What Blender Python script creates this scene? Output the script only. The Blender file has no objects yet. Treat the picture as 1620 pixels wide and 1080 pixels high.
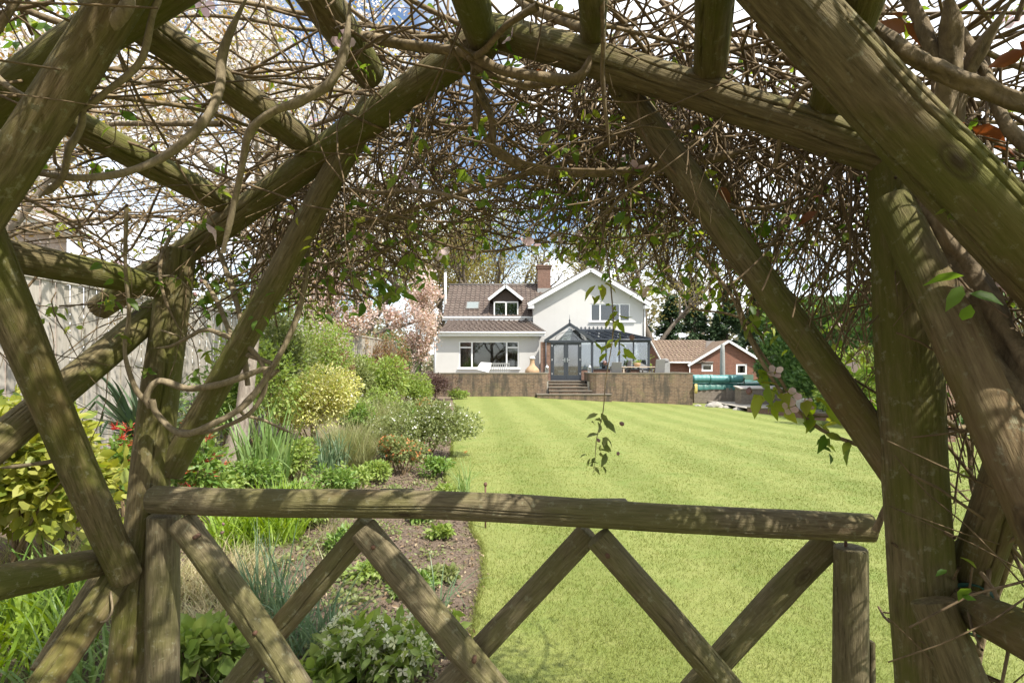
import bpy, math, random
import numpy as np
from mathutils import Vector, Matrix
R = random.Random(7)
RN = np.random.default_rng(11)
rad = math.radians
SC = bpy.context.scene
COL = SC.collection
# camera geometry measured from the photograph: focal length in photo pixels, centre column, horizon row, eye height
F, CX, HY, EYE = 850.0, 810.0, 575.0, 1.65


def P(px, py, d):
    """the place in the garden seen at photo pixel (px,py) at distance d in front of the eye"""
    return Vector(((px - CX) / F * d, d, EYE - (py - HY) / F * d))


def smooth(a, b, x):
    t = np.clip((x - a) / (b - a), 0, 1)
    return t * t * (3 - 2 * t)


def ground_z(x, y):
    x = np.asarray(x, float); y = np.asarray(y, float)
    return -0.052 * np.maximum(0, x - 0.6) * smooth(4, 19, y)


# ---------------------------------------------------------------- objects
def link(o, parent=None):
    COL.objects.link(o)
    if parent is not None:
        o.parent = parent
    return o


def tag(o, label=None, cat=None, group=None, kind=None):
    if label: o['label'] = label
    if cat: o['category'] = cat
    if group: o['group'] = group
    if kind: o['kind'] = kind
    return o


def thing(name, label, cat, loc=(0, 0, 0), rz=0.0, group=None):
    o = bpy.data.objects.new(name, None)
    o.empty_display_size = 0.2
    o.location = loc
    o.rotation_euler = (0, 0, rz)
    link(o)
    return tag(o, label, cat, group)


def fast_mesh(name, verts, faces, mats, parent=None, smooth_shade=True, midx=None):
    """verts (n,3); faces: list of (m,k) int arrays"""
    me = bpy.data.meshes.new(name)
    verts = np.asarray(verts, np.float32).reshape(-1, 3)
    faces = [np.asarray(f, np.int32) for f in faces if len(f)]
    nl = sum(f.size for f in faces); nf = sum(len(f) for f in faces)
    me.vertices.add(len(verts)); me.vertices.foreach_set('co', verts.ravel())
    me.loops.add(nl); me.polygons.add(nf)
    me.loops.foreach_set('vertex_index', np.concatenate([f.ravel() for f in faces]))
    starts = []; s = 0
    for f in faces:
        k = f.shape[1]
        starts.append(s + np.arange(len(f)) * k); s += f.size
    me.polygons.foreach_set('loop_start', np.concatenate(starts).astype(np.int32))
    if midx is not None:
        me.polygons.foreach_set('material_index', np.asarray(midx, np.int32))
    me.polygons.foreach_set('use_smooth', np.full(nf, smooth_shade))
    for m in (mats if isinstance(mats, (list, tuple)) else [mats]):
        me.materials.append(m)
    me.update(calc_edges=True)
    me.validate()
    o = bpy.data.objects.new(name, me)
    return link(o, parent)


class MB:
    """collects shapes that become ONE mesh"""
    def __init__(self):
        self.v = []; self.f = []

    def add(self, vs, fs):
        b = len(self.v)
        self.v.extend([tuple(p) for p in vs])
        self.f.extend([tuple(i + b for i in f) for f in fs])
        return self

    def box(self, x0, x1, y0, y1, z0, z1):
        vs = [(x0, y0, z0), (x1, y0, z0), (x1, y1, z0), (x0, y1, z0), (x0, y0, z1), (x1, y0, z1), (x1, y1, z1), (x0, y1, z1)]
        return self.add(vs, [(0, 3, 2, 1), (4, 5, 6, 7), (0, 1, 5, 4), (1, 2, 6, 5), (2, 3, 7, 6), (3, 0, 4, 7)])

    def bar(self, p, q, w, h, up=(0, 0, 1)):
        p = Vector(p); q = Vector(q); d = (q - p).normalized(); up = Vector(up)
        s = d.cross(up)
        if s.length < 1e-4: s = d.cross(Vector((1, 0, 0)))
        s.normalize(); u = s.cross(d)
        vs = []
        for e in (p, q):
            for a, b in ((-1, -1), (1, -1), (1, 1), (-1, 1)):
                vs.append(e + s * a * w / 2 + u * b * h / 2)
        return self.add(vs, [(3, 2, 1, 0), (4, 5, 6, 7), (0, 1, 5, 4), (1, 2, 6, 5), (2, 3, 7, 6), (3, 0, 4, 7)])

    def prism(self, poly, y0, y1):
        """polygon in (x,z), extruded along y"""
        n = len(poly)
        vs = [(x, y0, z) for x, z in poly] + [(x, y1, z) for x, z in poly]
        fs = [tuple(range(n)), tuple(reversed(range(n, 2 * n)))]
        fs += [(i, i + n, (i + 1) % n + n, (i + 1) % n) for i in range(n)]
        return self.add(vs, fs)

    def slab(self, quad, t):
        """four corners, thickened by t against their normal"""
        q = [Vector(p) for p in quad]
        n = (q[1] - q[0]).cross(q[3] - q[0]).normalized() * t
        vs = q + [p - n for p in q]
        return self.add(vs, [(0, 1, 2, 3), (7, 6, 5, 4), (0, 4, 5, 1), (1, 5, 6, 2), (2, 6, 7, 3), (3, 7, 4, 0)])

    def tube(self, pts, rads, n=8, caps=True):
        v, f = tube_arrays(pts, rads, n)
        b = len(self.v)
        self.v.extend(map(tuple, v.tolist())); self.f.extend([tuple(int(i) + b for i in r) for r in f])
        if caps:
            self.f.append(tuple(b + i for i in reversed(range(n))))
            m = len(pts) - 1
            self.f.append(tuple(b + m * n + i for i in range(n)))
        return self

    def lathe(self, prof, c, n=16, ax='z'):
        vs = []; fs = []
        for r, z in prof:
            for k in range(n):
                a = 2 * math.pi * k / n
                vs.append((c[0] + r * math.cos(a), c[1] + r * math.sin(a), c[2] + z))
        for i in range(len(prof) - 1):
            for k in range(n):
                fs.append((i * n + k, i * n + (k + 1) % n, (i + 1) * n + (k + 1) % n, (i + 1) * n + k))
        fs.append(tuple(reversed(range(n)))); fs.append(tuple((len(prof) - 1) * n + k for k in range(n)))
        return self.add(vs, fs)

    def build(self, name, mat, parent=None, smooth_shade=False, bevel=0.0):
        me = bpy.data.meshes.new(name)
        me.from_pydata(self.v, [], self.f)
        me.materials.append(mat)
        me.update()
        if smooth_shade:
            me.polygons.foreach_set('use_smooth', np.ones(len(me.polygons), bool))
        o = bpy.data.objects.new(name, me)
        link(o, parent)
        if bevel:
            b = o.modifiers.new('bevel', 'BEVEL'); b.width = bevel; b.segments = 2; b.limit_method = 'ANGLE'
        return o


def tube_arrays(pts, rads, n):
    pts = np.asarray(pts, float); m = len(pts)
    rads = np.broadcast_to(np.asarray(rads, float), (m,))
    t = np.gradient(pts, axis=0)
    t /= np.linalg.norm(t, axis=1)[:, None] + 1e-9
    a = np.array([0, 0, 1.0]) if abs(t[0, 2]) < 0.9 else np.array([1.0, 0, 0])
    u = np.cross(t[0], a); u /= np.linalg.norm(u)
    ang = np.arange(n) * 2 * np.pi / n
    ca, sa = np.cos(ang), np.sin(ang)
    V = np.empty((m, n, 3))
    for i in range(m):
        u = u - t[i] * np.dot(u, t[i]); u /= np.linalg.norm(u) + 1e-9
        w = np.cross(t[i], u)
        V[i] = pts[i] + rads[i] * (ca[:, None] * u + sa[:, None] * w)
    i = np.arange(m - 1)[:, None] * n; k = np.arange(n)[None]; k2 = (k + 1) % n
    Fq = np.stack([i + k, i + k2, i + n + k2, i + n + k], -1).reshape(-1, 4)
    return V.reshape(-1, 3), Fq


def tubes_mesh(name, tubes, mat, parent=None):
    """tubes: list of (pts, rads, n) -> one mesh"""
    vs = []; fs = []; b = 0
    for p, r, n in tubes:
        v, f = tube_arrays(p, r, n)
        vs.append(v); fs.append(f + b); b += len(v)
    return fast_mesh(name, np.concatenate(vs), [np.concatenate(fs)], mat, parent)


def spline(pts, per=6):
    """Catmull-Rom through the points"""
    p = np.asarray(pts, float)
    p = np.vstack([2 * p[0] - p[1], p, 2 * p[-1] - p[-2]])
    out = []
    for i in range(1, len(p) - 2):
        for k in range(per):
            t = k / per
            a, b, c, d = p[i - 1:i + 3]
            out.append(0.5 * ((2 * b) + (c - a) * t + (2 * a - 5 * b + 4 * c - d) * t * t + (3 * b - a - 3 * c + d) * t ** 3))
    out.append(p[-2])
    return np.array(out)


def unit(a):
    return a / (np.linalg.norm(a, axis=-1, keepdims=True) + 1e-9)


def frames(X, upish):
    """axes with X along the leaf and Z near upish"""
    X = unit(X)
    Y = unit(np.cross(upish, X)); Z = np.cross(X, Y)
    return X, Y, Z


def inst(T, faces, pos, X, Y, Z, scale):
    """a template repeated N times in one mesh: returns verts, faces"""
    T = np.asarray(T, float); n = len(pos); k = len(T)
    s = np.broadcast_to(np.asarray(scale, float).reshape(-1, 1, 1) if np.ndim(scale) else np.full((1, 1, 1), scale), (n, 1, 1))
    V = pos[:, None] + s * (T[None, :, 0:1] * X[:, None] + T[None, :, 1:2] * Y[:, None] + T[None, :, 2:3] * Z[:, None])
    out = []
    for fs in faces:
        fs = np.asarray(fs)
        out.append((fs[None] + (np.arange(n) * k)[:, None, None]).reshape(-1, fs.shape[1]))
    return V.reshape(-1, 3), out


# leaf outlines: along x, across y, up z
LEAF = ([(0, 0, 0), (.28, .2, .05), (.28, 0, -.01), (.28, -.2, .05), (.62, .21, .03), (.62, 0, -.05), (.62, -.21, .03), (1, 0, -.14)],
        [[(0, 2, 1), (0, 3, 2), (4, 5, 7), (5, 6, 7)], [(1, 2, 5, 4), (2, 3, 6, 5)]])
LEAF_BROAD = ([(0, 0, 0), (.3, .3, .06), (.3, 0, 0), (.3, -.3, .06), (.68, .26, .03), (.68, 0, -.05), (.68, -.26, .03), (1, 0, -.1)], LEAF[1])
SPRAY = ([(0, 0, 0), (.5, .24, .07), (1, 0, -.05), (.5, -.24, .07)], [[(0, 2, 1), (0, 3, 2)]])
PETALS = ([(0, 0, 0), (.5, .3, .2), (1, 0, .25), (.5, -.3, .2), (.3, .5, .2), (0, 1, .25), (-.3, .5, .2),
           (-.5, .3, .2), (-1, 0, .25), (-.5, -.3, .2), (-.3, -.5, .2), (0, -1, .25), (.3, -.5, .2)],
          [[(0, 3, 2, 1), (0, 4, 5, 6), (0, 7, 8, 9), (0, 10, 11, 12)]])


def scatter(name, shape, pos, size, mat, parent=None, axis=None, flat=0.5, up=None):
    n = len(pos)
    pos = np.asarray(pos, float)
    if axis is None:
        axis = RN.normal(size=(n, 3)); axis[:, 2] = axis[:, 2] * 0.6 - 0.15
    u = RN.normal(size=(n, 3)) * (1 - flat) + np.array([0, 0, 1.0]) * flat if up is None else up
    X, Y, Z = frames(axis, u)
    v, f = inst(shape[0], shape[1], pos, X, Y, Z, np.asarray(size) * np.ones(n))
    return fast_mesh(name, v, f, mat, parent)


# ---------------------------------------------------------------- materials
class NT:
    def __init__(self, name):
        self.m = bpy.data.materials.new(name)
        self.m.use_nodes = True
        self.t = self.m.node_tree
        self.t.nodes.clear()
        self.out = self.t.nodes.new('ShaderNodeOutputMaterial')

    def n(self, typ, ins=None, **props):
        nd = self.t.nodes.new(typ)
        for k, v in props.items(): setattr(nd, k, v)
        for k, v in (ins or {}).items(): self.put(nd.inputs[k], v)
        return nd

    def put(self, sock, v):
        if hasattr(v, 'is_output') or isinstance(v, bpy.types.NodeSocket):
            self.t.links.new(v, sock)
        elif isinstance(v, bpy.types.Node):
            self.t.links.new(v.outputs[0], sock)
        else:
            if isinstance(v, tuple) and len(v) == 3 and sock.type == 'RGBA': v = (*v, 1)
            sock.default_value = v

    def coord(self, kind='Object', scale=(1, 1, 1), rand=False):
        tc = self.n('ShaderNodeTexCoord').outputs[kind]
        if rand:
            oi = self.n('ShaderNodeObjectInfo').outputs['Random']
            mul = self.n('ShaderNodeMath', {0: oi, 1: 37.0}, operation='MULTIPLY')
            tc = self.n('ShaderNodeVectorMath', {0: tc, 1: mul.outputs[0]}, operation='ADD').outputs[0]
        return self.n('ShaderNodeMapping', {'Vector': tc, 'Scale': scale}).outputs[0]

    def noise(self, vec, scale, detail=4, rough=.55, dist=0.0):
        return self.n('ShaderNodeTexNoise', {'Vector': vec, 'Scale': scale, 'Detail': detail, 'Roughness': rough, 'Distortion': dist}).outputs[0]

    def ramp(self, fac, stops, interp='LINEAR'):
        nd = self.n('ShaderNodeValToRGB', {'Fac': fac})
        cr = nd.color_ramp; cr.interpolation = interp
        while len(cr.elements) < len(stops): cr.elements.new(0.5)
        for e, (p, c) in zip(cr.elements, stops):
            e.position = p
            e.color = (*c, 1) if isinstance(c, tuple) else (c, c, c, 1)
        return nd.outputs[0]

    def mix(self, fac, a, b, mode='MIX'):
        nd = self.n('ShaderNodeMixRGB', {'Fac': fac, 'Color1': a, 'Color2': b}, blend_type=mode)
        return nd.outputs[0]

    def math(self, op, a, b=0.0, clamp=False):
        return self.n('ShaderNodeMath', {0: a, 1: b}, operation=op, use_clamp=clamp).outputs[0]

    def bump(self, h, strength=.5, dist=.01):
        return self.n('ShaderNodeBump', {'Height': h, 'Strength': strength, 'Distance': dist}).outputs[0]

    def pbr(self, color, rough=.8, normal=None, **kw):
        ins = {'Base Color': color, 'Roughness': rough}
        if normal is not None: ins['Normal'] = normal
        ins.update({k.replace('_', ' '): v for k, v in kw.items()})
        return self.n('ShaderNodeBsdfPrincipled', ins)

    def done(self, sh):
        self.put(self.out.inputs['Surface'], sh.outputs[0] if isinstance(sh, bpy.types.Node) else sh)
        return self.m


def m_plain(name, c1, c2=None, rough=.7, scale=6.0, bump=.15, bdist=.005, **kw):
    t = NT(name); v = t.coord('Object', rand=True)
    n = t.noise(v, scale, 6, .6)
    col = t.mix(t.ramp(n, [(.3, 0.0), (.7, 1.0)]), c1, c2 or tuple(x * .8 for x in c1))
    return t.done(t.pbr(col, rough, t.bump(t.noise(v, scale * 5, 4), bump, bdist), **kw))


def m_leaf(name, cols, trans=.45, rough=.45, tcol=None, spec=.4):
    """leaves: each leaf its own tone between the given colours, part of the light passes through"""
    t = NT(name)
    isl = t.n('ShaderNodeNewGeometry').outputs['Random Per Island']
    st = [(i / max(1, len(cols) - 1), c) for i, c in enumerate(cols)]
    col = t.ramp(isl, st)
    p = t.pbr(col, rough, **{'Specular IOR Level': spec})
    tc = t.n('ShaderNodeHueSaturation', {'Hue': .485, 'Saturation': 1.15, 'Value': 1.35, 'Color': col}).outputs[0] if tcol is None else tcol
    tr = t.n('ShaderNodeBsdfTranslucent', {'Color': tc})
    return t.done(t.n('ShaderNodeMixShader', {0: trans, 1: p.outputs[0], 2: tr.outputs[0]}))


def face_uv(t):
    """bricks and boards: (x,z) on walls facing the garden, (y,z) on side walls, (x,y) on tops, in metres"""
    g = t.n('ShaderNodeNewGeometry')
    p = t.n('ShaderNodeSeparateXYZ', {0: g.outputs['Position']}).outputs
    nn = t.n('ShaderNodeSeparateXYZ', {0: g.outputs['True Normal']}).outputs
    ax = t.math('ABSOLUTE', nn[0]); ay = t.math('ABSOLUTE', nn[1]); az = t.math('ABSOLUTE', nn[2])
    side = t.math('GREATER_THAN', ax, ay)
    top = t.math('GREATER_THAN', az, .75)
    u = t.n('ShaderNodeMix', {0: side, 2: p[0], 3: p[1]}).outputs[0]
    w = t.n('ShaderNodeMix', {0: top, 2: p[2], 3: p[1]}).outputs[0]
    return t.n('ShaderNodeCombineXYZ', {0: u, 1: w, 2: 0.0}).outputs[0], g.outputs['Position']


def m_brick(name, c1, c2, mortar, stain=.0, stain_col=(.06, .055, .045), moss=0.0):
    t = NT(name)
    uv, pos = face_uv(t)
    b = t.n('ShaderNodeTexBrick', {'Vector': uv, 'Color1': c1, 'Color2': c2, 'Mortar': mortar, 'Scale': 1.0,
                                   'Mortar Size': .006, 'Mortar Smooth': .2, 'Bias': -.1, 'Brick Width': .225, 'Row Height': .075})
    col = b.outputs[0]
    big = t.noise(uv, 1.3, 5, .6)
    col = t.mix(t.ramp(t.noise(uv, 9, 4), [(.35, 0.0), (.75, .55)]), col, tuple(x * .55 for x in c2))
    if stain:
        sv = t.n('ShaderNodeMapping', {'Vector': uv, 'Scale': (1.6, .35, 1)}).outputs[0]
        sm = t.ramp(t.noise(sv, 1.5, 6, .65), [(.46, 0.0), (.6, stain)])
        col = t.mix(sm, col, stain_col)
    if moss:
        col = t.mix(t.ramp(big, [(.55, 0.0), (.75, moss)]), col, (.16, .16, .06))
    return t.done(t.pbr(col, .9, t.bump(b.outputs[1], -.5, .006)))
def mk_log(name, wood, dark, green, gamt):
    t = NT(name)
    v = t.coord('Object', (1, 1, .09), rand=True)      # the grain runs along the pole (its local z)
    vp = t.coord('Object', (1, 1, .45), rand=True)
    grain = t.noise(v, 150, 8, .7)
    col = t.mix(t.ramp(grain, [(.3, 0.0), (.72, 1.0)]), dark, wood)
    patch = t.noise(vp, 4.5, 7, .68)
    col = t.mix(t.ramp(patch, [(.45, 0.0), (.58, gamt)]), col, green)              # algae
    red = t.noise(vp, 3.3, 4, .6, .5)
    col = t.mix(t.ramp(red, [(.55, 0.0), (.68, .32)]), col, (.18, .09, .048))      # bare reddish wood
    lich = t.noise(t.coord('Object', (1, 1, 1), rand=True), 42, 5, .7)
    col = t.mix(t.ramp(lich, [(.58, 0.0), (.66, .6)]), col, (.28, .27, .17))      # lichen specks
    vor = t.n('ShaderNodeTexVoronoi', {'Vector': t.coord('Object', (1, 1, .42), rand=True), 'Scale': 7.5, 'Randomness': 1.0}).outputs['Distance']
    col = t.mix(t.ramp(vor, [(.05, .85), (.085, .25), (.10, .6), (.135, 0.0)]), col, (.05, .032, .018))    # knots with a darker rim
    fine = t.noise(v, 240, 3, .6)
    h = t.math('ADD', grain, t.math('MULTIPLY', fine, .5))
    return t.done(t.pbr(col, .85, t.bump(h, .9, .005), **{'Specular IOR Level': .25}))


M_LOG = mk_log('weathered_pole_wood', (.275, .222, .112), (.066, .051, .022), (.112, .122, .016), .72)
M_GATE = mk_log('grey_gate_wood', (.285, .236, .138), (.072, .057, .03), (.14, .138, .036), .5)


def mk_bark(name, a, b, sc=60, bump=.8):
    t = NT(name); v = t.coord('Object', (1, 1, .5))
    n = t.noise(v, sc, 6, .7, .6)
    col = t.mix(t.ramp(n, [(.32, 0.0), (.7, 1.0)]), a, b)
    return t.done(t.pbr(col, .9, t.bump(n, bump, .006)))


M_VINE = mk_bark('vine_bark', (.11, .08, .042), (.34, .255, .145))
M_VINE_OLD = mk_bark('old_vine_bark', (.09, .066, .036), (.30, .225, .13), 38, 1.0)
M_VINE_PALE = mk_bark('pale_young_vine', (.15, .115, .065), (.33, .265, .165), 80, .4)
M_TWIG = mk_bark('twig_bark', (.085, .058, .03), (.25, .175, .092), 30, .3)
M_TRUNK = mk_bark('tree_bark', (.075, .06, .045), (.18, .145, .105), 9)
M_CHERRY_BARK = mk_bark('cherry_bark', (.14, .11, .085), (.34, .29, .235), 14)

M_CLEMLEAF = m_leaf('clematis_leaf', [(.08, .16, .03), (.13, .22, .04), (.18, .25, .05), (.24, .29, .07)], .6)
M_CLEMLIME = m_leaf('young_clematis_leaf', [(.19, .29, .04), (.28, .36, .06), (.36, .37, .08)], .55)
M_CLEMFLOWER = m_leaf('clematis_petal', [(.66, .46, .50), (.76, .62, .63), (.72, .52, .56)], .4)
M_BUD = m_plain('clematis_bud', (.24, .13, .13), (.34, .20, .18), .6)
M_DEADLEAF = m_leaf('dead_leaf', [(.19, .075, .03), (.25, .11, .045)], .3)
M_BLOSSOM = m_leaf('cherry_blossom', [(.84, .77, .73), (.87, .82, .79), (.86, .83, .79), (.78, .64, .60)], .5, tcol=(.86, .81, .77))
M_BLOSSOM_PINK = m_leaf('pink_cherry_blossom', [(.76, .54, .48), (.86, .77, .73), (.85, .73, .68), (.60, .36, .26), (.84, .69, .63)], .45, tcol=(.82, .66, .60))
M_CHERRYLEAF = m_leaf('young_cherry_leaf', [(.30, .30, .05), (.36, .30, .08), (.34, .20, .08), (.22, .27, .05)], .5)
M_BUDLEAF = m_leaf('spring_bud_leaf', [(.24, .22, .05), (.33, .29, .09), (.22, .22, .055), (.30, .24, .09)], .5)
M_CONIFER = m_leaf('conifer_needles', [(.028, .055, .022), (.045, .085, .035), (.07, .11, .045)], .15)
M_HEDGE = m_leaf('hedge_leaf', [(.065, .14, .036), (.11, .20, .052), (.165, .26, .075)], .2)
M_GOLD = m_leaf('golden_leaf', [(.22, .27, .04), (.34, .36, .06), (.42, .42, .11), (.16, .22, .035)], .4)
M_VARIEG = m_leaf('variegated_leaf', [(.28, .36, .06), (.60, .58, .16), (.76, .73, .38), (.42, .46, .10)], .35)
M_MIDGREEN = m_leaf('mid_green_leaf', [(.10, .19, .035), (.16, .26, .05), (.23, .32, .08)], .35)
M_LIGHTGREEN = m_leaf('light_green_leaf', [(.17, .26, .05), (.25, .34, .075), (.33, .40, .12)], .4)
M_OLIVE = m_leaf('olive_leaf', [(.13, .17, .05), (.20, .24, .08), (.27, .30, .115)], .35)
M_PURPLE = m_leaf('purple_leaf', [(.07, .04, .035), (.12, .07, .055), (.16, .11, .08)], .25)
M_PINKSHRUB = m_leaf('bronze_leaf', [(.22, .13, .07), (.34, .22, .13), (.24, .22, .08), (.42, .31, .22)], .4)
M_REDTIP = m_leaf('red_young_leaf', [(.50, .055, .035), (.60, .12, .07)], .3)
M_IRIS = m_leaf('iris_leaf', [(.14, .24, .06), (.21, .31, .10), (.26, .35, .13)], .35)
M_LIME = m_leaf('lime_blade', [(.19, .32, .03), (.28, .40, .05), (.24, .34, .06)], .4)
M_BLUEGREEN = m_leaf('blue_green_blade', [(.10, .17, .085), (.15, .23, .12), (.20, .27, .15)], .35)
M_CORDY = m_leaf('dark_spiky_leaf', [(.035, .06, .03), (.06, .10, .045), (.09, .13, .065)], .2)
M_STRAW = m_leaf('straw_blade', [(.42, .35, .19), (.52, .46, .28), (.33, .33, .13)], .35)
M_SEDGE = m_leaf('sedge_blade', [(.26, .30, .11), (.36, .34, .17), (.20, .26, .08)], .35)
M_WHITEFL = m_leaf('white_petal', [(.74, .72, .64), (.80, .79, .74)], .3)
M_HELLEB = m_leaf('hellebore_petal', [(.58, .62, .34), (.70, .72, .48), (.68, .66, .50)], .35)
M_ORANGE = m_leaf('orange_petal', [(.66, .22, .07), (.72, .30, .12), (.58, .16, .07)], .3)
M_BLUEFL = m_leaf('blue_petal', [(.35, .40, .62), (.45, .50, .70)], .3)


def stripes(t, pos):
    s = t.n('ShaderNodeSeparateXYZ', {0: pos}).outputs
    x = t.math('ADD', s[0], t.math('MULTIPLY', s[1], .085))
    wob = t.math('MULTIPLY', t.noise(pos, .35, 2), .22)
    w = t.math('SINE', t.math('MULTIPLY', t.math('ADD', x, wob), 2 * math.pi / 1.45))
    return t.math('ADD', t.math('MULTIPLY', w, .5), .5)


def mk_lawn(name, blade):
    t = NT(name)
    g = t.n('ShaderNodeNewGeometry'); pos = g.outputs['Position']
    st = stripes(t, pos)
    big = t.noise(pos, .9, 5, .6); mid = t.noise(pos, 7, 5, .65)
    a = (.17, .205, .038); b = (.275, .30, .082)
    col = t.mix(t.math('MULTIPLY', t.ramp(st, [(.25, 0.0), (.75, 1.0)]), .52), a, b)
    col = t.mix(t.ramp(big, [(.35, 0.0), (.7, .5)]), col, (.205, .23, .045))
    col = t.mix(t.ramp(mid, [(.5, 0.0), (.78, .32)]), col, (.42, .39, .15))       # thin, straw-coloured spots
    col = t.mix(t.ramp(t.noise(pos, 2.3, 5, .6), [(.50, 0.0), (.70, .6)]), col, (.135, .205, .028))   # lush moss, deepened to paint in soft patches of shade
    if blade:
        isl = g.outputs['Random Per Island']
        col = t.mix(.38, col, t.ramp(isl, [(0, (.13, .175, .025)), (.5, (.23, .255, .045)), (.85, (.34, .335, .09)), (1, (.42, .37, .17))]))
        p = t.pbr(col, .5, **{'Specular IOR Level': .3})
        tr = t.n('ShaderNodeBsdfTranslucent', {'Color': col})
        return t.done(t.n('ShaderNodeMixShader', {0: .4, 1: p.outputs[0], 2: tr.outputs[0]}))
    fine = t.noise(pos, 60, 4, .7)
    col = t.mix(t.ramp(fine, [(.3, .3), (.6, 0.0)]), col, (.09, .11, .025))
    return t.done(t.pbr(col, .9, t.bump(fine, .8, .02)))


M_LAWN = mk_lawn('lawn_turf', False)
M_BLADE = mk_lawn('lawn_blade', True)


def mk_soil():
    t = NT('bare_soil'); g = t.n('ShaderNodeNewGeometry'); pos = g.outputs['Position']
    n1 = t.noise(pos, 3, 6, .65); n2 = t.noise(pos, 38, 6, .7)
    col = t.mix(t.ramp(n1, [(.35, 0.0), (.65, 1.0)]), (.095, .066, .045), (.19, .135, .093))
    col = t.mix(t.ramp(n2, [(.45, 0.0), (.7, .75)]), col, (.27, .205, .15))
    col = t.mix(t.ramp(t.noise(pos, 5.5, 4), [(.55, 0.0), (.66, .55)]), col, (.17, .19, .05))
    return t.done(t.pbr(col, .95, t.bump(n2, 1.0, .03)))


M_SOIL = mk_soil()
M_CLOD = m_plain('soil_crumb', (.11, .078, .053), (.23, .17, .12), .95, 30)
M_PATH = m_plain('trodden_earth', (.17, .14, .09), (.23, .20, .11), .95, 4, .6, .02)
M_PAVE = m_plain('paving_slab', (.26, .24, .20), (.36, .33, .28), .9, 3, .3)


def mk_fence():
    t = NT('grey_fence_board'); v = t.coord('Object', (1, 1, .06))
    n = t.noise(v, 40, 6, .65)
    isl = t.n('ShaderNodeNewGeometry').outputs['Random Per Island']
    col = t.mix(t.ramp(n, [(.3, 0.0), (.7, 1.0)]), (.235, .21, .17), (.42, .38, .325))
    col = t.mix(t.math('MULTIPLY', isl, .6), col, (.52, .48, .42))
    return t.done(t.pbr(col, .9, t.bump(n, .4, .004)))


M_FENCE = mk_fence()


def mk_render():
    t = NT('painted_render'); g = t.n('ShaderNodeNewGeometry'); pos = g.outputs['Position']
    n = t.noise(pos, .7, 5, .6)
    sv = t.n('ShaderNodeMapping', {'Vector': pos, 'Scale': (2.5, 2.5, .3)}).outputs[0]
    col = t.mix(t.ramp(n, [(.35, 0.0), (.7, 1.0)]), (.50, .487, .462), (.54, .527, .502))
    col = t.mix(t.ramp(t.noise(sv, 2, 5), [(.55, 0.0), (.8, .25)]), col, (.41, .39, .36))
    return t.done(t.pbr(col, .9, t.bump(t.noise(pos, 60, 4), .25, .006)))


M_RENDER = mk_render()
M_UPVC = m_plain('white_plastic', (.78, .78, .77), (.74, .74, .73), .35, 3, .02)
M_ANTH = m_plain('anthracite_frame', (.030, .036, .046), (.040, .047, .058), .4, 4, .03)
M_TILEHUNG = m_brick('dark_hung_tile', (.075, .055, .045), (.10, .07, .055), (.03, .025, .02))
M_BRICK_TERR = m_brick('terrace_brick', (.225, .145, .09), (.135, .088, .056), (.27, .235, .18), .8, (.05, .044, .034), .5)
M_BRICK_RED = m_brick('red_brick', (.245, .10, .058), (.175, .068, .04), (.26, .22, .18))
M_BRICK_HOUSE = m_brick('brown_brick', (.23, .125, .085), (.165, .088, .06), (.25, .21, .17))
M_STEP = m_plain('worn_stone_step', (.12, .10, .075), (.19, .165, .13), .9, 5, .4)
M_COPING = m_plain('mossy_coping', (.14, .118, .085), (.22, .19, .145), .9, 4, .4)


def mk_tile(name, a, b, lichen, lam):
    t = NT(name); g = t.n('ShaderNodeNewGeometry'); pos = g.outputs['Position']
    isl = g.outputs['Random Per Island']
    col = t.mix(t.noise(pos, 2.2, 4), a, b)
    col = t.mix(t.ramp(isl, [(.0, 0.0), (1.0, .45)]), col, tuple(x * .62 for x in a))
    col = t.mix(t.ramp(t.noise(pos, 5, 6, .7), [(.52, 0.0), (.72, lam)]), col, lichen)
    return t.done(t.pbr(col, .85, t.bump(t.noise(pos, 40, 4), .3, .01)))


M_TILE = mk_tile('brown_roof_tile', (.09, .064, .05), (.145, .108, .087), (.25, .215, .17), .5)
M_TILE_OLD = mk_tile('lichened_roof_tile', (.16, .105, .075), (.25, .18, .13), (.30, .26, .14), .8)
M_LEAD = m_plain('dark_verge', (.10, .085, .075), (.14, .12, .10), .7)


def mk_glass(name, tint, refl):
    """clear glazing: mirror share grows at grazing angles, the rest passes through"""
    t = NT(name)
    fr = t.n('ShaderNodeFresnel', {'IOR': 1.5}).outputs[0]
    fac = t.math('ADD', t.math('MULTIPLY', fr, .9), refl, True)
    tr = t.n('ShaderNodeBsdfTransparent', {'Color': tint}); gl = t.n('ShaderNodeBsdfGlossy', {'Color': (.95, .97, 1), 'Roughness': .02})
    return t.done(t.n('ShaderNodeMixShader', {0: fac, 1: tr.outputs[0], 2: gl.outputs[0]}))


M_GLASS = mk_glass('window_glass', (.48, .52, .52), .06)
M_CONSGLASS = mk_glass('conservatory_glass', (.72, .78, .80), .12)
M_DOORGLASS = mk_glass('door_glass', (.42, .44, .44), .13)
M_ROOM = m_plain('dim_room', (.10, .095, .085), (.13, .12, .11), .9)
M_CURTAIN = m_plain('pale_curtain', (.66, .62, .54), (.58, .54, .46), .9)
M_TERRA = m_plain('terracotta', (.36, .225, .115), (.46, .32, .19), .8, 8)
M_METAL = m_plain('brushed_steel', (.55, .56, .57), (.48, .49, .50), .35, 20, .05, Metallic=1.0)
M_RUST = m_plain('rusty_iron', (.10, .055, .035), (.16, .08, .045), .8, 60)
M_RATTAN = m_plain('grey_rattan', (.16, .155, .15), (.22, .215, .205), .8, 50, .5)
M_TABLEWOOD = m_plain('pale_teak', (.46, .36, .26), (.54, .44, .33), .7, 12)
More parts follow.
